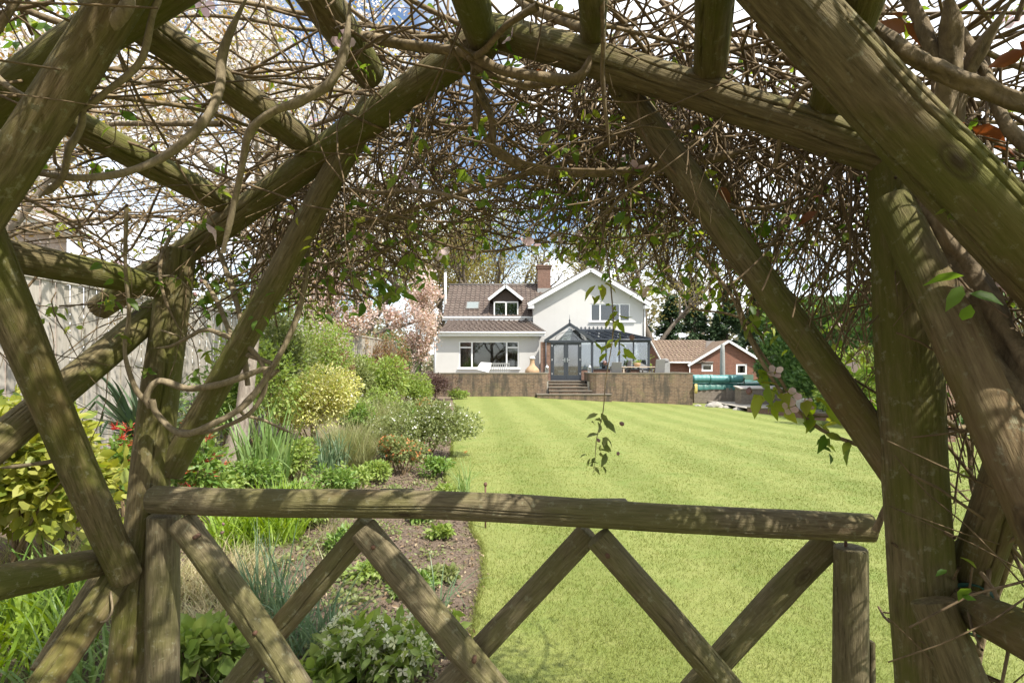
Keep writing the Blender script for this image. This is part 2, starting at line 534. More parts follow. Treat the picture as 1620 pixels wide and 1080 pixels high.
M_TEAL = m_plain('teal_pool_cover', (.075, .23, .225), (.11, .29, .28), .45, 5)
M_TEALDARK = m_plain('dark_green_tarpaulin', (.025, .115, .095), (.04, .15, .125), .5, 5, .4)
M_SLEEPER = m_plain('weathered_timber', (.16, .13, .10), (.25, .21, .17), .9, 9, .4)
M_BOXLID = m_plain('pale_box_lid', (.52, .47, .42), (.46, .42, .37), .6, 5)
M_CANVAS = m_plain('grey_canvas', (.26, .26, .245), (.34, .34, .32), .85, 10)
M_ROCK = m_plain('pale_rock', (.27, .25, .22), (.38, .355, .315), .9, 7, .6, .02)
M_STONE = m_plain('cast_stone', (.58, .55, .49), (.68, .65, .60), .85, 9, .3)
M_GREENPAINT = m_plain('green_painted_board', (.07, .14, .10), (.10, .18, .13), .6, 5)
M_HOSE = m_plain('yellow_hose', (.62, .48, .16), (.70, .56, .22), .5)
M_WIRE = m_plain('green_wire', (.012, .07, .05), (.02, .10, .07), .45)
M_CUSHION = m_plain('white_cloth', (.78, .77, .74), (.70, .69, .66), .9)
M_FARWOOD = m_leaf('far_woodland_leaf', [(.13, .14, .075), (.20, .19, .10), (.16, .15, .09)], .3)
M_BRICK_PALE = m_brick('pale_pink_brick', (.50, .40, .33), (.42, .32, .26), (.5, .46, .4))
M_LITTER = m_leaf('leaf_litter', [(.16, .10, .055), (.30, .21, .12), (.44, .35, .22), (.24, .13, .06)], .2)
# ================================================================ the setting
EDGE_Y = np.array([-6, 0, 2, 3.3, 4.75, 6.0, 7.6, 10, 13.4, 17, 21.6, 26.5, 40])
EDGE_X = np.array([.4, .15, -.05, -.27, -.23, -.5, -.94, -1.15, -1.35, -1.75, -2.3, -3.0, -3.6])


def edge_x(y):
    y = np.asarray(y, float)
    return np.interp(y, EDGE_Y, EDGE_X) + .03 * np.sin(y * 2.1) + .008 * np.sin(y * 7.7 + 1)


def bed_z(x, y):
    e = edge_x(y)
    return -.018 + .20 * smooth(0.1, 3.2, e - x)


def grid_sheet(name, xs, ys, zf, mat, kind='structure'):
    """xs may be (ny,nx)"""
    ny, nx = xs.shape
    ysg = np.broadcast_to(ys[:, None], xs.shape)
    V = np.stack([xs, ysg, zf(xs, ysg)], -1).reshape(-1, 3)
    i = np.arange(ny - 1)[:, None] * nx + np.arange(nx - 1)[None]
    Fq = np.stack([i, i + 1, i + nx + 1, i + nx], -1).reshape(-1, 4)
    o = fast_mesh(name, V, [Fq], mat)
    return tag(o, kind=kind)


def lump(x, y):
    return (.5 * np.sin(x * 9.1 + 1.3 * np.sin(y * 7)) * np.sin(y * 8.3 + 1.7 * np.sin(x * 6)) + .5 * np.sin(x * 23 + y * 17) * np.sin(y * 29 - x * 11))


gy = np.concatenate([np.linspace(-300, -30, 10), np.linspace(-25, 60, 86), np.linspace(70, 450, 14)])
gx = np.concatenate([np.linspace(-350, -40, 9), np.linspace(-35, 45, 81), np.linspace(55, 350, 9)])
tag(grid_sheet('ground', np.broadcast_to(gx[None], (len(gy), len(gx))), gy,
               lambda x, y: ground_z(np.minimum(x, 22), y) - .12, M_PATH), 'trodden earth around the garden', kind='structure')
ly = np.linspace(-6, 29, 176)
lx = edge_x(ly)[:, None] + np.linspace(0, 1, 91)[None] ** 1.6 * (24 - edge_x(ly)[:, None])
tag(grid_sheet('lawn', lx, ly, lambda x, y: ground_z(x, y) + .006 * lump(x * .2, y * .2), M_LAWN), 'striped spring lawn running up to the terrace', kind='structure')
by = np.linspace(-6, 29, 281)
bx = edge_x(by)[:, None] - np.linspace(0, 1, 71)[None] * (edge_x(by)[:, None] + 5.6)
tag(grid_sheet('soil', bx, by, lambda x, y: bed_z(x, y) + .025 * lump(x, y) + .012 * lump(x * 2.3, y * 2.7), M_SOIL), 'crumbly soil of the long flower bed', kind='structure')

# short grass: single blades, finer and thicker sown near the eye
def blades(n, xy, z, h, w, lean):
    a = RN.uniform(0, 2 * np.pi, n)
    d = np.stack([np.cos(a), np.sin(a)], -1)
    b = RN.uniform(0, 2 * np.pi, n)
    l = np.stack([np.cos(b), np.sin(b)], -1) * (lean * RN.uniform(.2, 1, n) * h)[:, None]
    base = np.concatenate([xy, z[:, None]], 1)
    s = np.concatenate([d * w[:, None], np.zeros((n, 1))], 1)
    tip = base + np.concatenate([l, h[:, None]], 1)
    V = np.stack([base - s, base + s, tip], 1).reshape(-1, 3)
    return V, (np.arange(n) * 3)[:, None] + np.array([[0, 1, 2]])


n = 230000
d = np.exp(RN.uniform(np.log(1.9), np.log(26.3), n))
ex = edge_x(d) + RN.normal(-.01, .035, n)
xr = np.minimum(d * 1.02 + .4, 20)
xx = ex + RN.uniform(0, 1, n) * (xr - ex)
hh = RN.uniform(.012, .034, n) * np.clip(1.08 - d * .035, .4, 1)
ww = .0016 * np.clip(d / 2.6, 1, 4)
V, Fg = blades(n, np.stack([xx, d], 1), ground_z(xx, d) - .002, hh, ww, 1.0)
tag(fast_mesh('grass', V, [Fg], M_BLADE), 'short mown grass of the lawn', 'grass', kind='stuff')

# ragged longer blades hanging over the cut edge
n = 9000
d = np.exp(RN.uniform(np.log(2.0), np.log(22), n)); xx = edge_x(d) + RN.normal(.002, .014, n)
V, Fg = blades(n, np.stack([xx, d], 1), ground_z(xx, d) - .006, RN.uniform(.012, .04, n), .0018 * np.clip(d / 2.6, 1, 5), 1.3)
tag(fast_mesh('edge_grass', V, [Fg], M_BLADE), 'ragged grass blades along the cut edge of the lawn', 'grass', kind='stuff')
# crumbs of soil on the bed
n = 16000
d = np.exp(RN.uniform(np.log(2.3), np.log(14), n)); ex = edge_x(d)
xx = ex - RN.uniform(.02, 1, n) ** 1.2 * 2.6
T = [(1, 0, 0), (0, 1, 0), (-1, 0, 0), (0, -1, 0), (0, 0, .8), (0, 0, -.8)]
TF = [[(0, 1, 4), (1, 2, 4), (2, 3, 4), (3, 0, 4), (1, 0, 5), (2, 1, 5), (3, 2, 5), (0, 3, 5)]]
X, Y, Z = frames(RN.normal(size=(n, 3)), RN.normal(size=(n, 3)))
V, fs = inst(T, TF, np.stack([xx, d, bed_z(xx, d) + .012], 1), X, Y, Z, RN.uniform(.002, .011, n) * RN.uniform(.5, 1.5, n) * np.clip(d / 4, 1, 1.8))
tag(fast_mesh('soil_crumb', V, fs, M_CLOD, smooth_shade=False), 'loose crumbs of soil scattered over the bed', 'soil crumbs', kind='stuff')

# dead leaves and bits of stalk lying on the bed
n = 2600
d = np.exp(RN.uniform(np.log(2.2), np.log(12), n)); xx = edge_x(d) - RN.uniform(.0, 1, n) * np.minimum(2.8, .5 + d * .4) + .03
o = scatter('leaf_litter', LEAF, np.stack([xx, d, bed_z(xx, d) + .022], 1), RN.uniform(.015, .05, n), M_LITTER, None, flat=.75)
tag(o, 'dead leaves and stalks lying on the soil', 'leaf litter', kind='stuff')
# ---------------------------------------------------------------- fences
def board_fence(name, label, x, y0, y1, ztop, zbot=-.1):
    t = thing(name, label, 'fence', (x, y0, 0))
    m = MB(); y = 0.0; k = 0
    while y < y1 - y0:
        w = .098
        m.box(-.012 + (k % 2) * .02, .006 + (k % 2) * .02, y, y + w - .007, zbot, ztop - .03 + R.uniform(-.012, .012))
        y += w; k += 1
    m.build('board_panel', M_FENCE, t)
    MB().box(-.035, .045, 0, y1 - y0, ztop - .03, ztop + .012).build('capping', M_FENCE, t)
    for zz in (.5, ztop - .35):
        MB().box(-.07, -.014, 0, y1 - y0, zz, zz + .08).build('rail', M_FENCE, t)
    yy = .02
    while yy < y1 - y0:
        MB().box(-.17, -.072, yy, yy + .1, zbot, ztop - .06).build('post', M_FENCE, t); yy += 2.9
    return t


board_fence('board_fence', 'tall weathered grey board fence behind the flower bed', -5.05, -2.0, 23.5, 2.58)

# ---------------------------------------------------------------- neighbour's house over the fence
t = thing('neighbour_house', "neighbouring house with a pale tiled roof and white gutter beyond the fence", 'house', (-14.8, 8.0, 0))
MB().box(-4, 3.2, -4, 6, -.2, 5.25).build('wall', M_BRICK_PALE, t)
MB().slab([(3.55, -4.6, 5.2), (3.55, 6.3, 5.2), (-.4, 6.3, 7.9), (-.4, -4.6, 7.9)], .09).slab([(-.4, -4.6, 7.9), (-.4, 6.3, 7.9), (-4.6, 6.3, 5.2), (-4.6, -4.6, 5.2)], .09).build('roof', M_TILE_OLD, t)
MB().box(3.54, 3.67, -4.6, 6.3, 5.04, 5.17).build('gutter', M_UPVC, t)
MB().box(3.203, 3.53, -4.6, 6.3, 4.92, 5.06).build('soffit', M_UPVC, t)
# ================================================================ the house
TZ = .75                                   # terrace level
H = thing('white_house', 'white rendered two storey house with brown tiled roofs at the end of the lawn', 'house', (0, 32, 0))
HO = Vector((0, 32, 0))


def L(px, py, d):
    """place relative to the house origin"""
    return P(px, py, d) - HO


def tiled_roof(name, mat, parent, eave0, eave1, up, rows, xl=lambda s: 0.0, xr=lambda s: 1.0, tile=.3):
    """interlocking tiles: every course stepped, every tile with its roll; eave0->eave1 along the eave, up = vector to the ridge"""
    e0 = Vector(eave0); e1 = Vector(eave1); up = Vector(up)
    u = e1 - e0; n = u.cross(up).normalized()
    if n.z < 0: n = -n
    vs = []; fs = []; b = 0
    prof = [(0, 0), (.16, .045), (.34, .05), (.5, .008), (.75, 0), (1.0, 0)]
    W = u.length
    for r in range(rows):
        s0 = r / rows; s1 = (r + 1) / rows + .12 / rows
        a, c = xl(s0), xr(s0)
        nt = max(1, int(round((c - a) * W / tile)))
        for k in range(nt):
            f0 = a + (c - a) * k / nt; f1 = a + (c - a) * (k + 1) / nt
            for j, (q, h) in enumerate(prof):
                f = f0 + (f1 - f0) * q
                pt = e0 + u * f
                vs.append(pt + up * s0 + n * (h + .035)); vs.append(pt + up * s1 + n * (h + .002)); vs.append(pt + up * s0 + n * (h * .5 - .012))
            for j in range(len(prof) - 1):
                i = b + j * 3
                fs.append((i, i + 3, i + 4, i + 1)); fs.append((i + 2, i + 5, i + 3, i))
            b += len(prof) * 3
    return fast_mesh(name, [tuple(v) for v in vs], [np.array(fs)], mat, parent, smooth_shade=False)


def window(parent, x0, x1, z0, z1, y, mull=(), trans=None, ft=.07, glass=None, name='window', mat=None, room=True):
    """frame mesh with pane and sill as its own children; y = front plane, frame 60 mm deep"""
    mat = mat or M_UPVC
    m = MB()
    ya, yb = y - .03, y + .05
    m.box(x0, x1, ya, yb, z0, z0 + ft).box(x0, x1, ya, yb, z1 - ft, z1)
    m.box(x0, x0 + ft, ya, yb, z0 + ft, z1 - ft).box(x1 - ft, x1, ya, yb, z0 + ft, z1 - ft)
    for c in mull: m.box(c - ft * .6, c + ft * .6, ya + .002, yb - .002, z0 + ft, z1 - ft)
    for (a, b, zz) in (trans or ()): m.box(a, b, ya + .004, yb - .004, zz - ft * .5, zz + ft * .5)
    w = m.build(name, mat, parent, bevel=.008)
    MB().box(x0 + ft * .5, x1 - ft * .5, y + .012, y + .018, z0 + ft * .5, z1 - ft * .5).build('pane', glass or M_GLASS, w)
    return w


def curtain(parent, x0, x1, z0, z1, y):
    m = MB(); n = max(6, int((x1 - x0) / .04))
    vs = []
    for i in range(n + 1):
        x = x0 + (x1 - x0) * i / n; yy = y + .03 * math.sin(i * 1.7)
        vs += [(x, yy, z0), (x, yy, z1)]
    m.add(vs, [(2 * i, 2 * i + 2, 2 * i + 3, 2 * i + 1) for i in range(n)])
    return m.build('curtain', M_CURTAIN, parent, True)


def wall_with_holes(x0, x1, z0, z1, y0, y1, holes, m=None):
    """front wall slab y0..y1, cut round rectangular openings (x0,x1,z0,z1), any number side by side"""
    m = m or MB()
    xs = sorted({x0, x1, *[h[0] for h in holes], *[h[1] for h in holes]})
    for a, b in zip(xs, xs[1:]):
        cur = z0
        for h in sorted([h for h in holes if h[0] <= a and h[1] >= b], key=lambda h: h[2]):
            if h[2] > cur: m.box(a, b, y0, y1, cur, h[2])
            cur = h[3]
        if cur < z1: m.box(a, b, y0, y1, cur, z1)
    return m


# --- single storey front extension on the left: front wall at 30 m
FY = -2.0
xl = L(686, 0, 30).x; xr = L(853, 0, 30).x
ez = P(0, 531, 30).z
wx0, wx1 = L(726, 0, 30).x, L(821, 0, 30).x
wz0, wz1 = P(0, 582.5, 30).z, P(0, 539.5, 30).z
m = wall_with_holes(xl, xr, TZ - .4, ez + .05, FY, FY + .25, [(wx0, wx1, wz0, wz1)])
m.box(xl, xl + .25, FY + .25, 1.0, TZ - .4, ez + .05).box(xr - .25, xr, FY + .25, 1.0, TZ - .4, ez + .05)
m.build('wall', M_RENDER, H)
mu = [L(746.5, 0, 30).x, L(801.5, 0, 30).x]
tz = P(0, 549.5, 30).z
w = window(H, wx0, wx1, wz0, wz1, FY + .06, mu, [(wx0 + .07, mu[0] - .05, tz), (mu[1] + .05, wx1 - .07, tz)])
MB().box(wx0 - .08, wx1 + .08, FY - .09, FY + .05, wz0 - .06, wz0 - .004).build('sill', M_UPVC, w, bevel=.01)
curtain(w, wx0 + .1, wx0 + .42, wz0 + .1, wz1 - .15, FY + .45); curtain(w, wx1 - .4, wx1 - .12, wz0 + .1, wz1 - .15, FY + .45)
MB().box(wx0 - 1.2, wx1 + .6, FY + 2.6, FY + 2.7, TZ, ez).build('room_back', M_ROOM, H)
# roof of the extension, hipped at its right end
e0 = Vector((L(694, 0, 29.6).x, -2.4, P(0, 525.5, 29.6).z)); e1x = L(862, 0, 29.6).x
top = Vector((0, 3.35, .92))
rx = L(832, 0, 33).x
W_ = e1x - e0.x
tiled_roof('roof', M_TILE, H, e0, (e1x, e0.y, e0.z), top, 10, lambda s: .018 * s, lambda s: 1 - s * (e1x - rx - .02) / W_)
MB().slab([(e0.x, e0.y, e0.z - .03), (e1x, e0.y, e0.z - .03), (rx, .95, e0.z + .89), (e0.x + .1, .95, e0.z + .89)], .08).slab([(e1x, e0.y, e0.z - .03), (e1x, .95, e0.z - .03), (rx, .95, e0.z + .89), (rx, .94, e0.z + .885)], .08).build('roof_deck', M_LEAD, H)
MB().tube([(e1x, e0.y - .02, e0.z + .03), (rx, .95, e0.z + .98)], .075, 8).build('hip_tile', M_LEAD, H, True)
MB().box(e0.x - .02, e1x + .02, e0.y - .0, e0.y + .03, e0.z - .2, e0.z - .012).build('fascia', M_UPVC, H)
MB().tube([(e0.x - .05, e0.y - .06, e0.z - .02), (e1x + .03, e0.y - .06, e0.z - .02)], .055, 8).build('gutter', M_UPVC, H, True)
MB().box(e0.x, e1x, e0.y + .032, FY - .002, e0.z - .2, e0.z - .17).build('soffit', M_UPVC, H)
MB().tube([(xl + .1, FY - .06, TZ - .1), (xl + .1, FY - .06, ez - .05)], .034, 8).build('downpipe', M_UPVC, H, True)

# --- main range with its roof, ridge parallel to the front
mx0 = L(703, 0, 33).x; mx1 = L(846, 0, 33).x
mez = P(0, 500.5, 33).z
MB().box(mx0 + .1, mx1, 1.25, 7.5, TZ - .4, mez - .02).build('main_wall', M_RENDER, H)
rz_ = P(0, 451.5, 36.5).z
tiled_roof('roof', M_TILE, H, (mx0 - .1, .92, mez), (mx1 + .7, .92, mez), (0, 3.58, rz_ - mez), 13)
MB().slab([(mx0 - .1, .92, mez - .03), (mx1 + .7, .92, mez - .03), (mx1 + .7, 4.5, rz_ - .03), (mx0 - .1, 4.5, rz_ - .03)], .09).slab([(mx0 - .1, 4.5, rz_ - .03), (mx1 + .7, 4.5, rz_ - .03), (mx1 + .7, 8.1, mez - .03), (mx0 - .1, 8.1, mez - .03)], .09).build('roof_deck', M_LEAD, H)
MB().tube([(mx0 - .1, 4.5, rz_ + .03), (mx1 + .7, 4.5, rz_ + .03)], .1, 8).build('ridge_tile', M_LEAD, H, True)
MB().prism([(1.25, mez - .03), (7.5, mez - .03), (4.5, rz_ - .12)], 0, .2).build('gable_end', M_RENDER, H)
g = [c for c in H.children if c.name.startswith('gable_end')][-1]; g.rotation_euler = (0, 0, rad(90)); g.location = (mx0 + .31, 0, 0)
MB().box(mx0 - .12, mx1 + .02, .80, .9, mez - .12, mez - .01).build('gutter', M_UPVC, H, bevel=.02)
MB().box(mx0 - .12, mx1 - .02, .905, .93, mez - .26, mez - .02).build('fascia', M_UPVC, H)
p = L(704, 472, 33.2)
MB().tube([(p.x - .1, 2.2, mez), (p.x - .1, 2.2, P(0, 432, 34.2).z)], .085, 10).build('flue', M_UPVC, H, True)

# dormer
dx0, dx1 = L(774, 0, 33).x, L(826, 0, 33).x; dxa = (dx0 + dx1) / 2
dze, dza = P(0, 473, 33).z, P(0, 453.5, 33).z
wz0, wz1 = P(0, 506, 33).z + .02, P(0, 477, 33).z
D = MB().prism([(dx0 + .22, mez + .02), (dx1 - .22, mez + .02), (dx1 - .22, dze - .02), (dxa, dza - .16), (dx0 + .22, dze - .02)], 1.06, 3.6).build('dormer', M_TILEHUNG, H)
wxa, wxb = L(781, 0, 33).x, L(820, 0, 33).x
wd = window(D, wxa, wxb, wz0, wz1, .98, [(wxa + wxb) / 2], None, .075)
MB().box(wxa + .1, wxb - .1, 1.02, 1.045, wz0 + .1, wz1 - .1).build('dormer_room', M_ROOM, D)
MB().box(wxa - .06, wxb + .06, .86, 1.0, wz0 - .06, wz0 - .004).build('dormer_sill', M_UPVC, D)
for s in (-1, 1):
    xe = dx0 - .04 if s < 0 else dx1 + .04
    q = [(xe, .72, dze - .03), (xe, 4.0, dze - .03), (dxa, 4.0, dza + .05), (dxa, .72, dza + .05)]
    MB().slab(q if s > 0 else q[::-1], .09).build('dormer_roof', M_TILE, D)
    MB().bar((xe, .69, dze - .07), (dxa + s * .0, .69, dza + .005), .045, .17).build('bargeboard', M_UPVC, D)
# roof window
s0 = L(735, 490.5, 33); s1 = L(757, 481, 33)
def on_roof(x, f, o): return Vector((x, .92 + 3.58 * f, mez + (rz_ - mez) * f + o))
f0, f1 = .17, .40
sk = MB().slab([on_roof(s0.x, f0, .12), on_roof(s1.x, f0, .12), on_roof(s1.x + .0, f1, .12), on_roof(s0.x, f1, .12)], .12).build('skylight', M_LEAD, H)
MB().slab([on_roof(s0.x + .07, f0 + .02, .125), on_roof(s1.x - .07, f0 + .02, .125), on_roof(s1.x - .07, f1 - .02, .125), on_roof(s0.x + .07, f1 - .02, .125)], .004).build('pane', M_GLASS, sk)
MB().slab([on_roof(s0.x + .07, f0 + .02, .1215), on_roof(s1.x - .07, f0 + .02, .1215), on_roof(s1.x - .07, f1 - .02, .1215), on_roof(s0.x + .07, f1 - .02, .1215)], .001).build('blind', M_CUSHION, sk)

# --- gable wing
GY = .0
gx0 = L(843.5, 0, 32).x; gx1 = L(1018, 0, 32).x
ga = Vector((L(935, 0, 31.5).x, 0, P(0, 424, 31.6).z)); gez = P(0, 478, 31.6).z
ux0, ux1 = L(934, 0, 32).x, L(997, 0, 32).x; uz0, uz1 = P(0, 508.5, 32).z, P(0, 480, 32).z
px0, px1 = L(950, 0, 32).x, L(1003, 0, 32).x
m = wall_with_holes(gx0, gx1, TZ - .4, gez + .12, GY, GY + .25, [(ux0, ux1, uz0, uz1), (px0, px1, TZ, TZ + 2.1)])
m.prism([(gx0, gez + .12), (gx1, gez + .12), (ga.x + .02, ga.z - .16), (ga.x - .02, ga.z - .16)], GY, GY + .25)
m.box(gx0, gx0 + .25, GY + .25, 9, TZ - .4, gez + .12).box(gx1 - .25, gx1, GY + .25, 9, TZ - .4, gez + .12)
m.build('gable_wall', M_RENDER, H)
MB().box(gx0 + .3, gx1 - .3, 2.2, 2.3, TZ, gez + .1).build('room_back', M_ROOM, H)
mu = [L(949.5, 0, 32).x, L(980.5, 0, 32).x]
w = window(H, ux0, ux1, uz0, uz1, GY + .06, mu)
MB().box(ux0 - .08, ux1 + .3, GY - .1, GY + .05, uz0 - .06, uz0 - .004).build('sill', M_UPVC, w, bevel=.01)
curtain(w, ux1 - .42, ux1 - .1, uz0 + .08, uz1 - .08, GY + .35)
w = window(H, px0, px1, TZ, TZ + 2.1, GY + .08, [px0 + (px1 - px0) * k / 4 for k in (1, 2, 3)], None, .08, name='patio_door')
MB().box(px0 + .3, px0 + .8, .5, .52, TZ + .05, TZ + 2.0).build('curtain', M_CURTAIN, w)
ov = .42
for s in (-1, 1):
    xe = (gx0 - .32) if s < 0 else (gx1 + .34)
    ze = gez - .02
    q = [(xe, -ov, ze), (ga.x, -ov, ga.z + .07), (ga.x, 9.2, ga.z + .07), (xe, 9.2, ze)]
    MB().slab(q if s < 0 else q[::-1], .09).build('roof', M_TILE, H)
    MB().bar((xe, -ov - .02, ze - .14), (ga.x, -ov - .02, ga.z - .08), .035, .23).build('bargeboard', M_UPVC, H)
    MB().bar((xe, -ov - .022, ze + .03), (ga.x, -ov - .022, ga.z + .085), .05, .07).build('verge', M_LEAD, H)
    q2 = [(xe, -ov + .002, ze - .12), (ga.x, -ov + .002, ga.z - .05), (ga.x, 0, ga.z - .05), (xe, 0, ze - .12)]
    MB().slab(q2 if s > 0 else q2[::-1], .012).build('soffit', M_UPVC, H)
    MB().box(min(xe, xe - s * .36), max(xe, xe - s * .36), -ov, -.004, ze - .34, ze - .15).build('eave_box', M_UPVC, H)
MB().tube([(gx1 + .36, -.4, gez - .05), (gx1 + .36, 9, gez - .05)], .055, 8).build('gutter', M_UPVC, H, True)
MB().tube([(gx1 + .06, -.08, TZ), (gx1 + .06, -.08, gez - .3)], .034, 8).build('downpipe', M_UPVC, H, True)
# chimney
c0, c1 = L(850.5, 0, 36).x, L(870.5, 0, 36).x
cz = P(0, 421, 36).z
ch = MB().box(c0, c1, 3.6, 4.5, 4.5, cz - .22).box(c0 - .05, c1 + .05, 3.55, 4.55, cz - .22, cz - .08).box(c0 - .1, c1 + .1, 3.5, 4.6, cz - .08, cz).build('chimney', M_BRICK_HOUSE, H)
MB().box(c0 - .03, c1 + .03, 3.57, 4.5, P(0, 466, 35.6).z - .3, P(0, 456, 35.6).z).build('flashing', M_CANVAS, ch)

# ================================================================ conservatory
CD = 29.3
C0 = Vector((P(862, 0, CD).x, CD, 0))
K = thing('conservatory', 'dark grey framed glass conservatory with a pointed porch and double doors', 'conservatory', (0, CD, 0))
def cx(px, d=CD): return (px - CX) / F * d
def czz(py, d=CD): return EYE - (py - HY) / F * d
PD = CD - .5                                # porch front
eave = czz(538.5); zt = czz(541.5)
pe = czz(539, PD)
x1r = cx(1027); xpl = cx(862, PD); xpr = cx(941, PD)
# dwarf walls
m = MB().box(cx(936), x1r, -.0, .22, TZ - .3, czz(584.5)).box(x1r - .22, x1r, .22, 2.55, TZ - .3, czz(584.5)).box(cx(919, PD), cx(937), -.5, -.28, TZ - .3, czz(585, PD))
m.build('dwarf_wall', M_BRICK_HOUSE, K)
MB().box(cx(936) + .02, x1r + .04, -.06, .26, czz(584.5) + .003, czz(584.5) + .05).build('cill', M_ANTH, K)
MB().box(cx(855.5, PD), cx(871.5, PD), -.5, -.18, TZ - .3, pe - .06).build('brick_pier', M_BRICK_HOUSE, K)
# frame: posts and head beam
fr = []
for px in (937, 959, 980, 1002.5, 1026.5):
    w_ = .075 if px not in (937, 1026.5) else .11
    fr.append((cx(px), w_))
for x, w_ in fr:
    MB().box(x - w_ / 2, x + w_ / 2, -.01, .09, czz(584.5) + .052, eave - .1).build('post', M_ANTH, K, bevel=.01)
for yy in (.9, 1.75):
    MB().box(x1r - .1, x1r - .01, yy, yy + .08, czz(584.5) + .004, eave - .1).build('post', M_ANTH, K)
MB().box(cx(936), x1r + .06, -.06, .12, eave - .1, eave + .07).box(x1r - .12, x1r + .06, .12, 2.6, eave - .1, eave + .07).build('head_beam', M_ANTH, K, bevel=.015)
MB().tube([(cx(936), -.12, eave + .03), (x1r + .1, -.12, eave + .03)], .055, 8).build('gutter', M_ANTH, K, True)
for (a, wa), (b, wb) in zip(fr, fr[1:]):
    MB().box(a + wa / 2, b - wb / 2, .035, .05, czz(584.5) + .052, eave - .1).build('pane', M_CONSGLASS, K)
MB().box(x1r - .06, x1r - .045, .1, 2.55, czz(584.5) + .004, eave - .1).build('pane', M_CONSGLASS, K)
# hipped glass roof up to a short ridge with cresting
rzk = czz(523, CD + 1.5); ry = 1.5
ra, rb = cx(905, CD + 1.5), cx(971, CD + 1.5)
A0 = (cx(936), -.08, eave + .075); A1 = (x1r + .06, -.08, eave + .075); B0 = (ra, ry, rzk); B1 = (rb, ry, rzk); A2 = (x1r + .06, 2.6, eave + .075)
MB().slab([A0, A1, B1, B0], .02).slab([A1, A2, (x1r + .05, 2.59, eave + .08), B1], .02).slab([A2, (ra, 2.6, eave + .08), B0, B1], .02).build('roof_glass', M_CONSGLASS, K)
for k in range(1, 6):
    q = k / 6
    a = Vector(A0).lerp(Vector(A1), q); b = Vector(B0).lerp(Vector(B1), min(1, q * 1.15))
    MB().bar(a + Vector((0, 0, .02)), b + Vector((0, 0, .02)), .04, .045).build('glazing_bar', M_ANTH, K)
MB().bar(Vector(A1) + Vector((0, 0, .03)), Vector(B1) + Vector((0, 0, .03)), .07, .07).build('hip_bar', M_ANTH, K)
MB().bar(Vector(B0) + Vector((-.1, 0, .03)), Vector(B1) + Vector((.05, 0, .03)), .09, .09).build('ridge_bar', M_ANTH, K)
m = MB(); xk = ra + .05
while xk < rb:
    m.prism([(xk - .03, rzk + .075), (xk + .03, rzk + .075), (xk + .035, rzk + .13), (xk + .085, rzk + .17), (xk + .03, rzk + .19), (xk, rzk + .27), (xk - .03, rzk + .19), (xk - .085, rzk + .17), (xk - .035, rzk + .13)], ry - .012, ry + .012)
    xk += .235
m.box(ra, rb, ry - .014, ry + .014, rzk + .07, rzk + .1)
m.build('cresting', M_ANTH, K)
MB().lathe([(.05, 0), (.06, .06), (.03, .1), (.05, .16), (.012, .24), (.005, .42)], (rb + .02, ry, rzk + .06), 8).build('finial', M_ANTH, K, True)
# porch gable
pa = Vector((cx(901, PD), -.5, czz(513, PD)))
pl = Vector((xpl, -.5, pe)); pr = Vector((xpr, -.5, pe))
for a, s in ((pl, 1), (pr, -1)):
    q = [a + Vector((0, -.08, .03)), pa + Vector((0, -.08, .05)), pa + Vector((0, 2.3, .05)), a + Vector((0, 2.3, .03))]
    MB().slab(q if s > 0 else q[::-1], .03).build('porch_roof', M_CONSGLASS, K)
    MB().bar(a + Vector((0, -.09, -.01)), pa + Vector((0, -.09, 0)), .07, .16).build('porch_rafter', M_ANTH, K)
    q = [a.lerp(pa, .5) + Vector((0, y_, .05)) for y_ in (0, 2.2)]
    MB().bar(q[0], q[1], .05, .05).build('glazing_bar', M_ANTH, K)
MB().box(xpl - .03, xpr + .03, -.57, -.4, pe - .1, pe + .03).build('porch_beam', M_ANTH, K, bevel=.01)
MB().prism([(xpl + .7, pe + .03), (xpr - .7, pe + .03), (pa.x, pa.z - .2)], -.47, -.455).build('gable_pane', M_GLASS, K)
for r_ in (.30, .52):
    MB().tube([(pa.x + r_ * 1.5 * math.cos(a), -.49, pe + .06 + r_ * .8 * math.sin(a)) for a in np.linspace(0, math.pi, 15)], .014, 6).build('gable_tracery', M_ANTH, K, True)
MB().lathe([(.045, 0), (.06, .06), (.03, .1), (.055, .17), (.015, .26), (.006, .5)], (pa.x, -.55, pa.z + .02), 8).build('finial', M_ANTH, K, True)
MB().tube([(cx(863.5, PD), -.58, TZ - .1), (cx(863.5, PD), -.58, pe - .06)], .035, 8).build('downpipe', M_ANTH, K, True)
